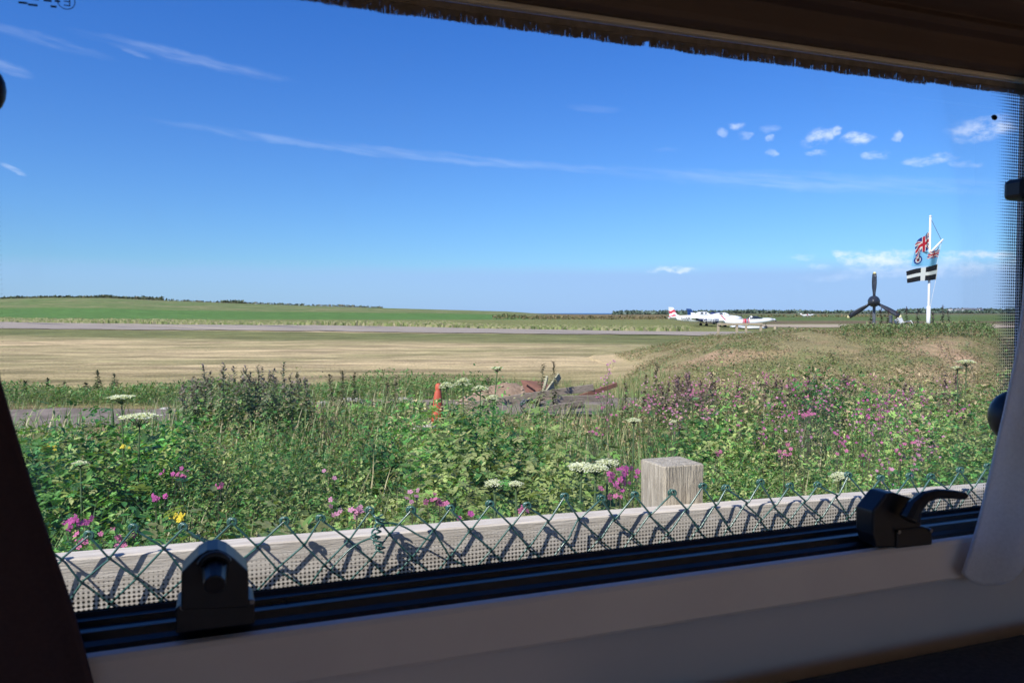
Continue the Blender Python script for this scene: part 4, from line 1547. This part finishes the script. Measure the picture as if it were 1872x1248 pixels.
finB = [(.25, 1.0), (1.9, 1.0), (1.9, 1.38), (1.15, 1.55), (.68, 2.15), (.0, 2.2), (.18, 1.8)]
aircraft('light_aircraft', pB, YAW + .05, 'aircraft with a dark blue tail fin standing behind the leftmost white one', fusA, cabA, finB, M_BLUE, upper=M_NAVY, wmat=M_WHITE)
fusC = [(0, .98, .10, .05), (.6, .96, .22, .14), (1.5, .93, .34, .27), (2.4, .92, .43, .42), (3.1, .92, .47, .52), (4.0, .92, .48, .56), (4.7, .90, .44, .55), (5.2, .90, .38, .50), (5.7, .90, .30, .36)]
cabC = [(1.9, 1.12, .14, .3), (3.0, 1.36, .24, .48), (3.85, 1.40, .26, .5), (4.2, 1.30, .24, .50), (4.6, 1.10, .08, .42)]
finC = [(.05, 1.0), (.7, 1.08), (1.3, 1.18), (.8, 1.35), (.5, 1.62), (.05, 1.66)]
pC = headpos(1262, 90)
airC = aircraft('light_aircraft', pC, YAW - .03, 'white aircraft with navy lower half and white letters, middle of the parked group', fusC, cabC, finC, M_WHITE, lower=M_NAVY, low_from=(.3, 3.3), wingz=.42, wingx=3.5, span=8.2, prop=0.0, reg='G-BRBY', regm=M_WHITE, regp=((2.05, -.46, .62), (rad(90), 0, 0), .42))
# small sporting aircraft in front
fusD = [(.35, .78, .10, .06), (1.0, .70, .18, .16), (1.8, .66, .24, .26), (2.6, .70, .28, .34), (3.2, .74, .30, .38), (4.0, .76, .30, .38), (4.7, .82, .27, .34), (5.3, .88, .22, .28), (5.75, .90, .15, .18)]
cabD = [(3.0, .88, .10, .2), (3.5, 1.06, .20, .30), (4.1, 1.08, .20, .31), (4.6, .98, .12, .28), (5.0, .92, .05, .2)]
finD = [(.6, .72), (1.5, .72), (1.05, .95), (.62, 1.45), (.0, 1.43), (.20, 1.1)]
pD = headpos(1308, 80)
airD = aircraft('light_aircraft', pD, YAW - .06, 'small white aircraft with red and navy bands, nearest behind the rail fence', fusD, cabD, finD, M_WHITE, dihedral=0.0, wheel=.12, wingz=.16, span=7.0, chord=2.4, wingx=3.1, glass=M_GLASSD, prop=1.4)
for (x0, x1, m_) in ((2.62, 2.78, M_PINK), (2.80, 3.0, M_RED), (3.03, 3.12, M_NAVY), (3.15, 3.30, M_PINK)):
    def fz(x, f=fusD):
        xs_ = [s[0] for s in f]
        return [np.interp(x, xs_, [s[i] for s in f]) for i in (1, 2, 3)]
    q0, q1 = fz(x0), fz(x1)
    MB().loft([ringx(x0, q0[0], q0[1] * 1.02 + .006, q0[2] * 1.02 + .006), ringx(x1, q1[0], q1[1] * 1.02 + .006, q1[2] * 1.02 + .006)], cap=False).build('band', m_, airD, True)
MB().prism([(.42, 1.40), (.60, 1.40), (1.15, .80), (.95, .80)], -.055, .055).build('fin_stripe', M_PINK, airD)
MB().loft([ringx(*s) for s in ((3.45, 1.10, .19, .29), (3.6, 1.12, .19, .29))]).build('canopy_frame', M_WHITE, airD)
# far little aircraft
airF = copy_tree(airD)
airF.name = 'light_aircraft'
airF.location = tuple(UW((1462 - 936) / FPX * 330, 330, float(surf_z((1462 - 936) / FPX * 330, 330)[0])))
airF['label'] = 'tiny white aircraft far off on the green field, right of the group'


# ------------------------------------------------------------------ propeller monument
WP = 26.0
up_, wp_ = (1597 - 936) / FPX * WP, WP
zb = float(surf_z(up_, wp_)[0]) - .05
pm = empty('propeller_monument', UW(up_, wp_, zb), YAW - rad(28) + math.pi, 'black three bladed propeller mounted on a grey post on the mound', 'monument')
# local -y... build with axis along +Y(local) = towards viewer right after the half turn
hz = EYE + 21 / FPX * WP - zb
MB().rod((0, -.12, 0), (0, -.12, hz), .09, .12, up=(0, 1, 0)).build('post', M_GREYP, pm, bevel=.008)
hub = MB()
hub.loft([[(r_ * math.cos(a), y_, hz + r_ * math.sin(a)) for a in np.linspace(0, 2 * math.pi, 20, endpoint=False)] for y_, r_ in ((-.08, .15), (-.02, .185), (.06, .19), (.16, .165), (.26, .11), (.32, .05), (.335, .01))])
hub.build('spinner', M_PROP, pm, True)
for k_, ang in enumerate((90, 214, 328)):
    b = MB()
    a = rad(180 - ang)
    d = Vector((math.cos(a), 0, math.sin(a)))
    t = Vector((-math.sin(a), 0, math.cos(a)))
    Ld = .97
    rr = []
    for f_, wd, th, tw in ((.15, .05, .05, .9), (.28, .06, .04, .75), (.45, .08, .022, .6), (.65, .086, .016, .45), (.82, .075, .012, .35), (.93, .065, .010, .3)):
        ca, sa = math.cos(tw * .9), math.sin(tw * .9)
        w1 = t * ca + Vector((0, sa, 0))
        n1 = d.cross(w1)
        c = Vector((0, 0, hz)) + d * (f_ * Ld)
        rr.append([c + w1 * wd * x_ + n1 * th * y_ for x_, y_ in ((-1, 0), (-.4, .8), (.5, .8), (1, 0), (.5, -.6), (-.4, -.6))])
    b.loft(rr)
    bo = b.build('blade', M_PROP, pm, True)
    tb_ = MB()
    e = rr[-1]
    c2 = Vector((0, 0, hz)) + d * Ld
    tb_.loft([[p + d * .001 for p in e], [c2 + (p - (Vector((0, 0, hz)) + d * (.93 * Ld))) * .45 for p in e]])
    tb_.build('blade_tip', M_YEL, bo, True)

# ------------------------------------------------------------------ flagpole and flags
WF = 27.0
uf = (1697 - 936) / FPX * WF
zf = float(surf_z(uf, WF)[0])
pole = empty('flagpole', UW(uf, WF, zf), YAW, 'white flagpole with a slanting gaff on top of the mound', 'flagpole')
def FL(px, py):
    """local point on the pole's plane"""
    return Vector(((px - 1697) / FPX * WF, 0, EYE - (py - 572) / FPX * WF - zf))
top = FL(1697, 398).z
MB().tube([(0, 0, 0), (0, 0, 1.0), (0, 0, top)], [.046, .042, .032], 12).build('mast', M_WPOLE, pole, True)
MB().tube([(0, 0, .0), (0, 0, FL(0, 560).z)], .064, 12).build('mast_sleeve', M_WPOLE, pole, True)
MB().blob((0, 0, top + .03), .045, 0, 10, 6, (1, 1, .8)).build('truck', M_WPOLE, pole, True)
MB().tube([FL(1698, 463), FL(1721, 438)], [.045, .03], 10).build('gaff', M_WPOLE, pole, True)
MB().tube([FL(1699, 403), FL(1717, 438)], .008, 5).build('stay_rope', M_ROPE, pole)
MB().tube([FL(1719, 440), FL(1715, 458), FL(1710, 484), FL(1709, 512), FL(1700, 560)], .006, 5).build('halyard', M_ROPEW, pole)
MB().tube([FL(1713, 452), FL(1701, 484)], .014, 5).build('rope_tail', M_ROPE, pole)

RD, WH, BL = np.array([.55, .02, .04]), np.array([.80, .80, .80]), np.array([.025, .045, .26])


def union(u, v):
    """colours of the flag on a 2 x 1 sheet"""
    x, y = u * 2 - 1, (v - .5)
    c = BL.copy()
    for sg in (1, -1):
        d = (y * 2 - sg * x) / math.sqrt(5) * 1.0
        if abs(d) < .11:
            c = WH.copy()
    for sg in (1, -1):
        d = (y * 2 - sg * x) / math.sqrt(5)
        s2 = 1 if (x > 0) == (sg > 0) else -1
        if -.005 < d * (1 if x > 0 else -1) < .07:
            c = RD.copy()
    if abs(x) < .165 or abs(y) < .165:
        c = WH.copy()
    if abs(x) < .10 or abs(y) < .10:
        c = RD.copy()
    return c


def flag(corners, pat, name, label, nx=72, ny=40, amp=.05, waves=3.0, sag=.0, ph=0.0):
    """corners in the photo: hoist top, hoist bottom, fly top, fly bottom"""
    ht, hb, ft, fb = [FL(*c) for c in corners]
    org = UW(uf, WF, zf)
    base = Vector(ht)
    V, cols = [], []
    for j in range(ny + 1):
        v = j / ny
        for i in range(nx + 1):
            t = i / nx
            a = ht.lerp(hb, v)
            b = ft.lerp(fb, v)
            p = a.lerp(b, t)
            s = math.sin(t * waves * 6.28 + v * 1.2 + ph) * amp * min(1, t * 3)
            p = p + Vector((s * .35, s * 1.6 - .10 * math.sin(3.1 * t), s * .35 - sag * math.sin(3.14 * t)))
            V.append(tuple(p - base))
    F, fc = [], []
    for j in range(ny):
        for i in range(nx):
            q = j * (nx + 1) + i
            F.append((q, q + 1, q + nx + 2, q + nx + 1))
            fc.append(pat((i + .5) / nx, 1 - (j + .5) / ny))
    me = bpy.data.meshes.new(name)
    me.from_pydata(V, [], F)
    at = me.color_attributes.new('Col', 'FLOAT_COLOR', 'CORNER')
    c4 = np.ones((len(F) * 4, 4), dtype=np.float32)
    c4[:, :3] = np.repeat(np.array(fc), 4, 0)
    at.data.foreach_set('color', c4.ravel())
    o = link_mesh(me, name, leaf_cloth, None, True)
    M = Matrix.Translation(org) @ Matrix.Rotation(YAW, 4, 'Z')
    o.location = M @ base
    o.rotation_euler = (0, 0, YAW)
    return tag(o, label, 'flag', 'flags on the flagpole')


leaf_cloth = leaf_mat("flag_cloth", .4, .8, .05, .2)
flag([(1696.5, 424), (1696.5, 455), (1668, 448), (1671, 474)], lambda u, v: union(u, v), 'flag', 'red white and blue crossed flag crumpling left of the pole, topmost of the three', amp=.06, waves=1.7, sag=-.06)


def ensign(u, v):
    if u < .5 and v > .5:
        return union(u * 2, v * 2 - 1)
    r = math.hypot((u - .80) * 1.9, v - .42)
    if r < .10:
        return np.array([.6, .04, .05])
    if r < .20:
        return WH
    if r < .30:
        return BL
    return np.array([.22, .52, .82])


flag([(1716, 456), (1709.5, 484), (1668, 461), (1663, 486)], ensign, 'flag', 'pale blue flag with a ringed disc and crossed corner, hanging behind the pole', amp=.04, waves=1.5, sag=.04, ph=1)


def cross(u, v):
    if abs(u - .5) < .07 or abs(v - .5) < .12 or u < .03:
        return WH
    return np.array([.018, .018, .022])


flag([(1713, 483), (1710, 511), (1654, 496), (1656, 517)], cross, 'flag', 'black flag with a white cross, lowest on the flagpole', amp=.035, waves=1.3, sag=.0, ph=2)

# white garden things at the pole's foot
ch = empty('garden_chair', UW((1660 - 936) / FPX * 26, 26, float(surf_z((1660 - 936) / FPX * 26, 26)[0]) + .02), YAW + .5, 'white plastic garden chair lying askew left of the flagpole foot', 'chair')
MB().box((0, 0, .18), (.38, .36, .03)).build('seat', M_WPOLE, ch, bevel=.01)
MB().box((.02, .17, .36), (.38, .03, .34)).build('backrest', M_WPOLE, ch, bevel=.01)
for sx in (-.16, .16):
    for sy in (-.15, .15):
        MB().tube([(sx, sy, 0), (sx * .9, sy * .9, .17)], .018, 6).build('leg', M_WPOLE, ch)
    MB().tube([(sx * 1.15, -.14, .17), (sx * 1.15, -.14, .30), (sx * 1.15, .15, .31)], .015, 6).build('armrest', M_WPOLE, ch)
ch.rotation_euler = (rad(-12), rad(-22), YAW + .5)
be = empty('garden_bench', UW((1611 - 936) / FPX * 25, 25, float(surf_z((1611 - 936) / FPX * 25, 25)[0]) + .0), YAW, 'low white bench half hidden in plants right of the propeller post', 'bench')
MB().box((0, 0, .16), (.55, .2, .035)).build('seat', M_WPOLE, be, bevel=.008)
for sx in (-.2, .2):
    MB().box((sx, 0, .07), (.05, .16, .14)).build('leg', M_WPOLE, be)
for q, (px, dy) in enumerate(((1703, 0), (1709, .1), (1690, -.2), (1640, .1))):
    u = (px - 936) / FPX * 26.4
    z = float(surf_z(u, 26.4)[0])
    o = MB().blob((0, 0, 0), .09, .15, 8, 5, (1, 1, .8)).build('stone', M_WPOLE, None, True, loc=UW(u, 26.4 + dy, z + .07))
    tag(o, 'white painted stone on the mound near the flagpole foot', 'stone', 'white stones by the flagpole')

# far houses
for q, (px, w, s_, lab) in enumerate(((1752, 1150, 9, 'white house far off, highest and leftmost of the tiny row'), (1764, 1000, 8, 'low white farm building far off below the hedge'), (1776, 1010, 12, 'long low white shed far off at the right'), (1790, 1020, 9, 'small white shed at the right end of the far row'), (1738, 1100, 8, 'tiny pale building far off at the left of the row'))):
    u = (px - 936) / FPX * w
    z = float(surf_z(u, w)[0])
    h = empty('house', UW(u, w, z), YAW + .2 * q, lab, 'house', 'far buildings beyond the airfield')
    MB().box((0, 0, 1.6), (s_, 6, 3.2)).build('wall', M_HOUSE, h)
    MB().prism([(-3.4, 3.15), (3.4, 3.15), (0, 5.0)], -s_ / 2 - .2, s_ / 2 + .2, 'X').build('roof', M_ROOF, h)
    for sx in (-.25, .2):
        MB().box((sx * s_, -3.02, 1.7), (1.1, .08, 1.1)).build('window', M_GLASSD, h)


# ------------------------------------------------------------------ the motorhome we look out of
van = empty('motorhome', (0.6, .4, 0), 0, 'motorhome interior wall with wide window, black frame and brown blind case', 'motorhome')
def VB(mb, name, m, parent=None, **k):
    o = mb.build(name, m, parent or van, **k)
    return o
OX, OY = .6, .4
def X_(x): return x - OX
def Y_(y): return y - OY
WX0, WX1, WZ0, WZ1 = -.215, 1.042, 1.336, 1.945
VX0, VX1 = -1.6, 4.6
VZ = 1.985  # unseen roof, set low so sunlight clears it to the fence
# window wall as four boards round the opening
def slab(mbb, x0, x1, y0, y1, z0, z1):
    return mbb.box((X_((x0 + x1) / 2), Y_((y0 + y1) / 2), (z0 + z1) / 2), (x1 - x0, y1 - y0, z1 - z0))
w = MB()
slab(w, VX0, VX1, .722, .782, .425, 1.270)
slab(w, VX0, WX0 - .02, .722, .782, 1.270, VZ)
slab(w, WX1 + .035, VX1, .722, .782, 1.270, VZ)
slab(w, WX0 - .02, WX1 + .035, .722, .782, 1.97, VZ)
VB(w, 'inner_wall', M_CREAM)
ow = MB()
slab(ow, VX0, VX1, .784, .80, .35, WZ0 - .02)
slab(ow, VX0, WX0 - .02, .784, .80, WZ0 - .02, VZ)
slab(ow, WX1 + .02, VX1, .784, .80, WZ0 - .02, VZ)
slab(ow, WX0 - .02, WX1 + .02, .784, .80, WZ1 + .01, VZ)
VB(ow, 'outer_skin', M_VAN)
sh = MB()
slab(sh, VX0 - .03, VX0 - .002, -1.5, .80, .35, VZ)
slab(sh, VX1, VX1 + .03, -1.5, .80, .35, VZ)
slab(sh, VX0 - .03, VX1 + .03, -1.53, -1.502, .35, 1.05)
slab(sh, VX0 - .03, VX1 + .03, -1.53, -1.502, 1.80, VZ)
slab(sh, VX0 - .03, -.5, -1.53, -1.502, 1.05, 1.80)  # leaves an unseen opening in the far side, added to light the interior
slab(sh, 2.1, VX1 + .03, -1.53, -1.502, 1.05, 1.80)
VB(sh, 'body_side', M_VANIN)
rf2 = MB()
slab(rf2, VX0 - .03, VX1 + .03, -1.53, .798, VZ + .002, VZ + .022)
VB(rf2, 'roof', M_VAN)
fl = MB()
slab(fl, VX0, VX1, -1.5, .72, .36, .42)
VB(fl, 'floor_panel', M_VANIN)
# cream trim board below the window, with its rounded lip
tr = MB()
prof = [(.7215, 1.3195), (.716, 1.3225), (.709, 1.3215), (.7065, 1.317), (.7065, 1.276), (.7085, 1.272), (.7215, 1.272)]
tr.prism([(Y_(a), b) for a, b in prof], X_(VX0), X_(1.45), 'X')
VB(tr, 'sill_trim', M_CREAM2, bevel=.0012)
VB(MB().box((X_((VX0 + 1.45) / 2), Y_(.7185), 1.2705), (1.45 - VX0, .005, .0026)), 'seam_strip', M_BROWN)

# window: frame with children
fr = MB()
def sweep_frame(mbb, prof, x0, x1, z0, z1, r=.05, seg=6):
    """sweep a profile (offset outwards, y) round a rounded rectangle"""
    path = []
    for (cx, cz, a0) in ((x1 - r, z1 - r, 0), (x0 + r, z1 - r, 90), (x0 + r, z0 + r, 180), (x1 - r, z0 + r, 270)):
        for q in range(seg + 1):
            a = rad(a0 + 90 * q / seg)
            path.append((cx, cz, math.cos(a), math.sin(a)))
    rings = []
    for (cx, cz, ca, sa) in path:
        rings.append([(X_(cx + (r + o) * ca), Y_(y), cz + (r + o) * sa) for o, y in prof])
    rings.append(rings[0])
    return mbb.loft(rings, cap=False)
# offsets are outwards from the clear opening; y towards the room is smaller
FRP = [(.004, .7825), (-.001, .778), (-.002, .770), (.0015, .766), (.0015, .758), (.0062, .755), (.0068, .746), (.0035, .743), (.0035, .735), (.010, .7315), (.0125, .726), (.0155, .7225), (.030, .7225), (.030, .7825)]
sweep_frame(fr, FRP + [FRP[0]], WX0, WX1, WZ0, WZ1, .06)
frame = VB(fr, 'window_frame', M_BLACK)
for p in frame.data.polygons:
    p.use_smooth = False

# acrylic pane with its printed dots
m, t, out = new_mat("dotted_acrylic")
co = t.sep(t.node('ShaderNodeTexCoord').outputs['Object'])
cx, cz = X_((WX0 + WX1) / 2), (WZ0 + WZ1) / 2
hx, hz_ = (WX1 - WX0) / 2, (WZ1 - WZ0) / 2
r_ = .075
qx = t.m('SUBTRACT', t.m('ABSOLUTE', t.m('SUBTRACT', co[0], cx)), hx - r_)
qz = t.m('SUBTRACT', t.m('ABSOLUTE', t.m('SUBTRACT', co[2], cz)), hz_ - r_)
ln = t.m('SQRT', t.m('ADD', t.m('POWER', t.m('MAXIMUM', qx, 0.0), 2.0), t.m('POWER', t.m('MAXIMUM', qz, 0.0), 2.0)))
sd = t.m('SUBTRACT', t.m('ADD', ln, t.m('MINIMUM', t.m('MAXIMUM', qx, qz), 0.0)), r_)       # 0 at the rim, negative inside
P_ = .00285
ca = t.m('COSINE', t.m('MULTIPLY', co[0], 2 * math.pi / (P_ * 1.414)))
cb_ = t.m('COSINE', t.m('MULTIPLY', co[2], 2 * math.pi / (P_ * 1.414)))
lat = t.m('MULTIPLY', t.m('ADD', ca, cb_), .5)
sdl = t.m('SUBTRACT', sd, t.m('MULTIPLY', t.m('LESS_THAN', co[2], WZ0 + .06), .010))
sdl = t.m('ADD', sdl, t.m('MULTIPLY', t.m('GREATER_THAN', co[0], X_(WX1 - .07)), .012))
thr = t.m('ADD', t.sm(sdl, -.050, -.008, .98, .02), t.m('MULTIPLY', t.m('LESS_THAN', sdl, -.047), 1.0))
dots = t.m('GREATER_THAN', lat, thr)
fog = t.m('MULTIPLY', t.sm(sd, -.055, -.02, 0.0, .35), t.m('GREATER_THAN', co[0], X_(WX1 - .08)))
edge = t.m('GREATER_THAN', sd, -.0025)
cover = t.m('MAXIMUM', dots, edge, clamp=True)
front = t.m('GREATER_THAN', co[1], Y_(.7715))
cover = t.m('MULTIPLY', cover, front)
tr_ = t.node('ShaderNodeBsdfTransparent')
tr_.inputs[0].default_value = (.97, .985, .985, 1)
df = t.node('ShaderNodeBsdfDiffuse')
df.inputs[0].default_value = (.012, .013, .016, 1)
gl = t.node('ShaderNodeBsdfGlossy')
gl.inputs['Roughness'].default_value = .03
lw = t.node('ShaderNodeFresnel')
lw.inputs[0].default_value = 1.3
fog_s = t.node('ShaderNodeBsdfTranslucent')
fog_s.inputs[0].default_value = (.85, .85, .85, 1)
ax = t.node('ShaderNodeMixShader')
t.put(ax.inputs[0], t.m('MULTIPLY', lw.outputs[0], .12))
t.l.new(tr_.outputs[0], ax.inputs[1])
t.l.new(gl.outputs[0], ax.inputs[2])
# faint dirt, plus an even veil added to lift shadows, and right-edge haze
obj = t.node('ShaderNodeTexCoord').outputs['Object']
dn = t.m('ADD', t.m('MULTIPLY', t.sm(t.noise(obj, 9, 5, .6), .5, .95), .10), .018)
ay = t.node('ShaderNodeMixShader')
t.put(ay.inputs[0], t.m('MULTIPLY', t.m('ADD', dn, t.m('MULTIPLY', fog, .6)), front))
t.l.new(ax.outputs[0], ay.inputs[1])
t.l.new(fog_s.outputs[0], ay.inputs[2])
bz = t.node('ShaderNodeMixShader')
t.put(bz.inputs[0], cover)
t.l.new(ay.outputs[0], bz.inputs[1])
t.l.new(df.outputs[0], bz.inputs[2])
t.l.new(bz.outputs[0], out.inputs[0])
M_PANE = m
pn = MB()
pn.box((X_((WX0 + WX1) / 2), Y_(.7718), (WZ0 + WZ1) / 2), (WX1 - WX0 - .0004, .003, WZ1 - WZ0 - .0004))
pane = VB(pn, 'window_pane', M_PANE)
pane.data.polygons.foreach_set('use_smooth', [False] * len(pane.data.polygons))

# small moulded approval mark high on the pane, seen from behind, letters mostly worn away
M_INK = mat("worn_ink", (.03, .08, .22), .8)
mk = MB()
c0 = PY(121, 3, .7695)
pts = [(X_(c0[0] + .0066 * math.cos(a)), Y_(.7695), c0[2] + .0066 * math.sin(a)) for a in np.linspace(0, 6.2832, 28)]
mk.tube(pts, .00035, 5)
for dz_ in (-.0034, 0, .0034):
    mk.box((X_(c0[0] + .0004), Y_(.7695), c0[2] + dz_), (.0042, .0006, .0007))
mk.box((X_(c0[0] + .0026), Y_(.7695), c0[2]), (.0008, .0006, .0075))
for (xa, ya, ln_) in ((37, 5, 13), (55, 9, 14), (60, -2, 10), (82, 1, 12), (93, 12, 9), (100, 2, 8)):
    q = PY(xa, ya, .7695)
    mk.box((X_(q[0] + .002), Y_(.7695), q[2]), (ln_ * .0005, .0005, .0016))
VB(mk, 'approval_mark', M_INK)


def catch_outline(pts, Yp):
    return [(X_(PY(a, b, Yp)[0]), PY(a, b, Yp)[2]) for a, b in pts]


# left catch, lever pointing at us
Yc = .700
cl = MB()
cl.prism(catch_outline([(331, 1115), (331, 1047), (362, 1016), (378, 1006), (398, 1004), (414, 1010), (430, 1022), (454, 1044), (455, 1110)], Yc), Y_(Yc), Y_(.734))
cl.prism(catch_outline([(321, 1158), (321, 1112), (330, 1106), (458, 1096), (466, 1102), (466, 1140)], .702), Y_(.7025), Y_(.741))
a_ = PY(392, 1030, .69)
arc = [(X_(a_[0] + .0115 * math.cos(q)), Y_(.694), a_[2] - .004 + .0105 * math.sin(q)) for q in np.linspace(.25, 2.9, 12)]
cl.tube(arc, .0032, 8)
cl.tube([(X_(a_[0]), Y_(.70), a_[2] - .006), (X_(a_[0]), Y_(.672), a_[2] - .012)], [.0105, .0085], 12)
VB(cl, 'window_catch', M_BLACKM, bevel=.0025)
# right catch, lever to the right
cr = MB()
cr.prism(catch_outline([(1604, 980), (1604, 936), (1630, 903), (1644, 902), (1682, 914), (1694, 930), (1690, 1000), (1612, 1004)], Yc), Y_(.706), Y_(.734))
cr.prism(catch_outline([(1640, 1003), (1640, 968), (1690, 962), (1706, 966), (1706, 996)], .703), Y_(.7035), Y_(.739))
lev = [(1660, 950), (1672, 925), (1690, 908), (1712, 902), (1740, 903), (1766, 906)]
cr.tube([(X_(PY(a, b, .688)[0]), Y_(.688), PY(a, b, .688)[2]) for a, b in lev], [.011, .009, .0072, .0060, .0054, .0042], 10)
VB(cr, 'window_catch', M_BLACKM, bevel=.0025)
# catches on the right jamb and at the left
c2 = MB()
q = PY(1856, 346, .745)
c2.box((X_(q[0] + .018), Y_(.745), q[2]), (.045, .03, .027))
VB(c2, 'side_catch', M_BLACKM, bevel=.006)
c3 = MB()
q = PY(1842, 762, .742)
c3.blob((X_(q[0] + .010), Y_(.745), q[2]), .029, 0, 14, 9, (1, .9, 1.15))
VB(c3, 'stay_knob', M_BLACKM, smooth=True)
c4 = MB()
q = PY(-17, 165, .74)
c4.blob((X_(q[0]), Y_(.74), q[2]), .011, 0, 12, 8, (1, .8, 1.6))
VB(c4, 'stay_knob', M_BLACKM, smooth=True)
q = PY(1818, 215, .768)
VB(MB().blob((X_(q[0]), Y_(.768), q[2]), .0052, .12, 8, 5, (1, .5, .7)), 'rubber_stop', M_RUBBER, smooth=True)

for (a, b) in ((334, 1110), (461, 1099), (1702, 969), (1644, 972)):
    q = PY(a, b, .7015)
    VB(MB().tube([(X_(q[0]), Y_(.7008), q[2]), (X_(q[0]), Y_(.7035), q[2])], .0022, 12), 'glint_screw', M_SCREW)  # small metal heads added to give the glints at the catch corners

# blind case with bead and brush
bc = MB()
prof = [(.7217, 1.980), (.7217, 1.8955), (.706, 1.8955), (.700, 1.899), (.698, 1.905), (.694, 1.925), (.682, 1.929), (.676, 1.934), (.680, 1.942), (.655, 1.955), (.640, 1.980)]
bc.prism([(Y_(a), b) for a, b in prof], X_(-.33), X_(1.06), 'X')
VB(bc, 'blind_case', M_BROWN, bevel=.001)
bd = MB()
bd.rod((X_(-.33), Y_(.7165), 1.8925), (X_(1.06), Y_(.7165), 1.8925), .0085, .0052)
VB(bd, 'bead', M_BEAD, bevel=.0012)
br = MB()
br.rod((X_(-.32), Y_(.722), 1.8865), (X_(1.05), Y_(.722), 1.8865), .004, .007)
xx = -.32
rr_ = random.Random(3)
while xx < 1.05:
    L = .0078 + .0030 * float(fbm(np.array([xx * 40]), np.array([1.0]), 7)[0]) + rr_.uniform(0, .0010)
    if abs(xx - .418) < .003:
        L *= .55
    L *= 1.15 - .25 * (xx > .8)
    for q in range(2):
        x1 = X_(xx + rr_.uniform(-.0004, .0004))
        yy = Y_(.722 + rr_.uniform(-.0018, .0018))
        dx_ = rr_.uniform(-.0012, .0012)
        wd = .0004
        br.add([(x1 - wd, yy, 1.885), (x1 + wd, yy, 1.885), (x1 + dx_ + wd * .5, yy + .0003, 1.885 - L), (x1 + dx_ - wd * .5, yy + .0003, 1.885 - L)], [(0, 1, 2, 3)])
    xx += .00034
VB(br, 'brush_strip', M_BRUSH)
# locker underside above, and end post of the joinery
lk = MB()
slab(lk, VX0, VX1, .34, .638, 1.955, 1.983)
VB(lk, 'overhead_locker', M_VANIN)
ep = MB()
slab(ep, 1.062, 1.10, .60, .7215, 1.45, 1.985)
VB(ep, 'end_panel', M_BROWN)


# curtains
def curtain(name, edge, xfar, Yc, m_, label, folds, amp, side, thick=.0035, ztop=2.0):
    """edge: photo points of the free edge from top to bottom on plane Yc; xfar: X of the far side at each"""
    P = [PY(a, b, Yc) for a, b in edge]
    ny, nx = 60, 70
    zs = [p[2] for p in P]
    t_e = np.linspace(0, 1, len(P))
    V, F = [], []
    base = (xfar, Yc, .9)
    for j in range(ny + 1):
        tj = j / ny
        ex = np.interp(tj, t_e, [p[0] for p in P])
        ez = np.interp(tj, t_e, zs)
        for i in range(nx + 1):
            ti = i / nx
            x = ex + (xfar - ex) * ti
            ph = ti * folds * 6.28 + .5 * math.sin(tj * 3)
            y = Yc + amp * math.sin(ph) * min(1, .25 + ti * 3) * (.6 + .4 * tj) - .012 * ti
            z = ez + .006 * math.sin(ph * .5) * tj + (tj ** 6 * (-.026 * math.sin(3.14 * min(1, ti * 3.6)) + .10 * max(0, ti - .2)) if side > 0 else 0)
            V.append((x - base[0], y - base[1], z - base[2]))
    for j in range(ny):
        for i in range(nx):
            q = j * (nx + 1) + i
            F.append((q, q + 1, q + nx + 2, q + nx + 1))
    me = bpy.data.meshes.new(name)
    me.from_pydata(V, [], F)
    me.update()
    o = link_mesh(me, name, m_, None, True, loc=base)
    so = o.modifiers.new('thickness', 'SOLIDIFY')
    so.thickness = thick
    so.offset = 0
    return tag(o, label, 'curtain', 'curtains beside the window')


curtain('curtain', [(-60, -60), (-40, 300), (-22, 560), (0, 700), (30, 800), (62, 905), (95, 1005), (128, 1100), (150, 1175), (172, 1260), (178, 1330)], -.40, .672, M_CURTB, 'dark brown curtain at the left, close to the camera', 4, .010, -1)
curtain('curtain', [(1885, 120), (1880, 420), (1871, 565), (1860, 650), (1838, 752), (1816, 850), (1792, 950), (1774, 1010), (1760, 1048)], 1.16, .690, M_CURT, 'pale grey curtain gathered at the right of the window', 3.2, .012, 1)
# seat cushion
sc_ = PY(1700, 1213, .66)
cu = MB()
cu.box((0, 0, 0), (1.9, .16, .30))
o = cu.build('seat_cushion', M_SEAT, None, bevel=.03, loc=(1.32, .625, sc_[2] - .15))
tag(o, 'charcoal seat cushion top at the bottom right corner', 'cushion')
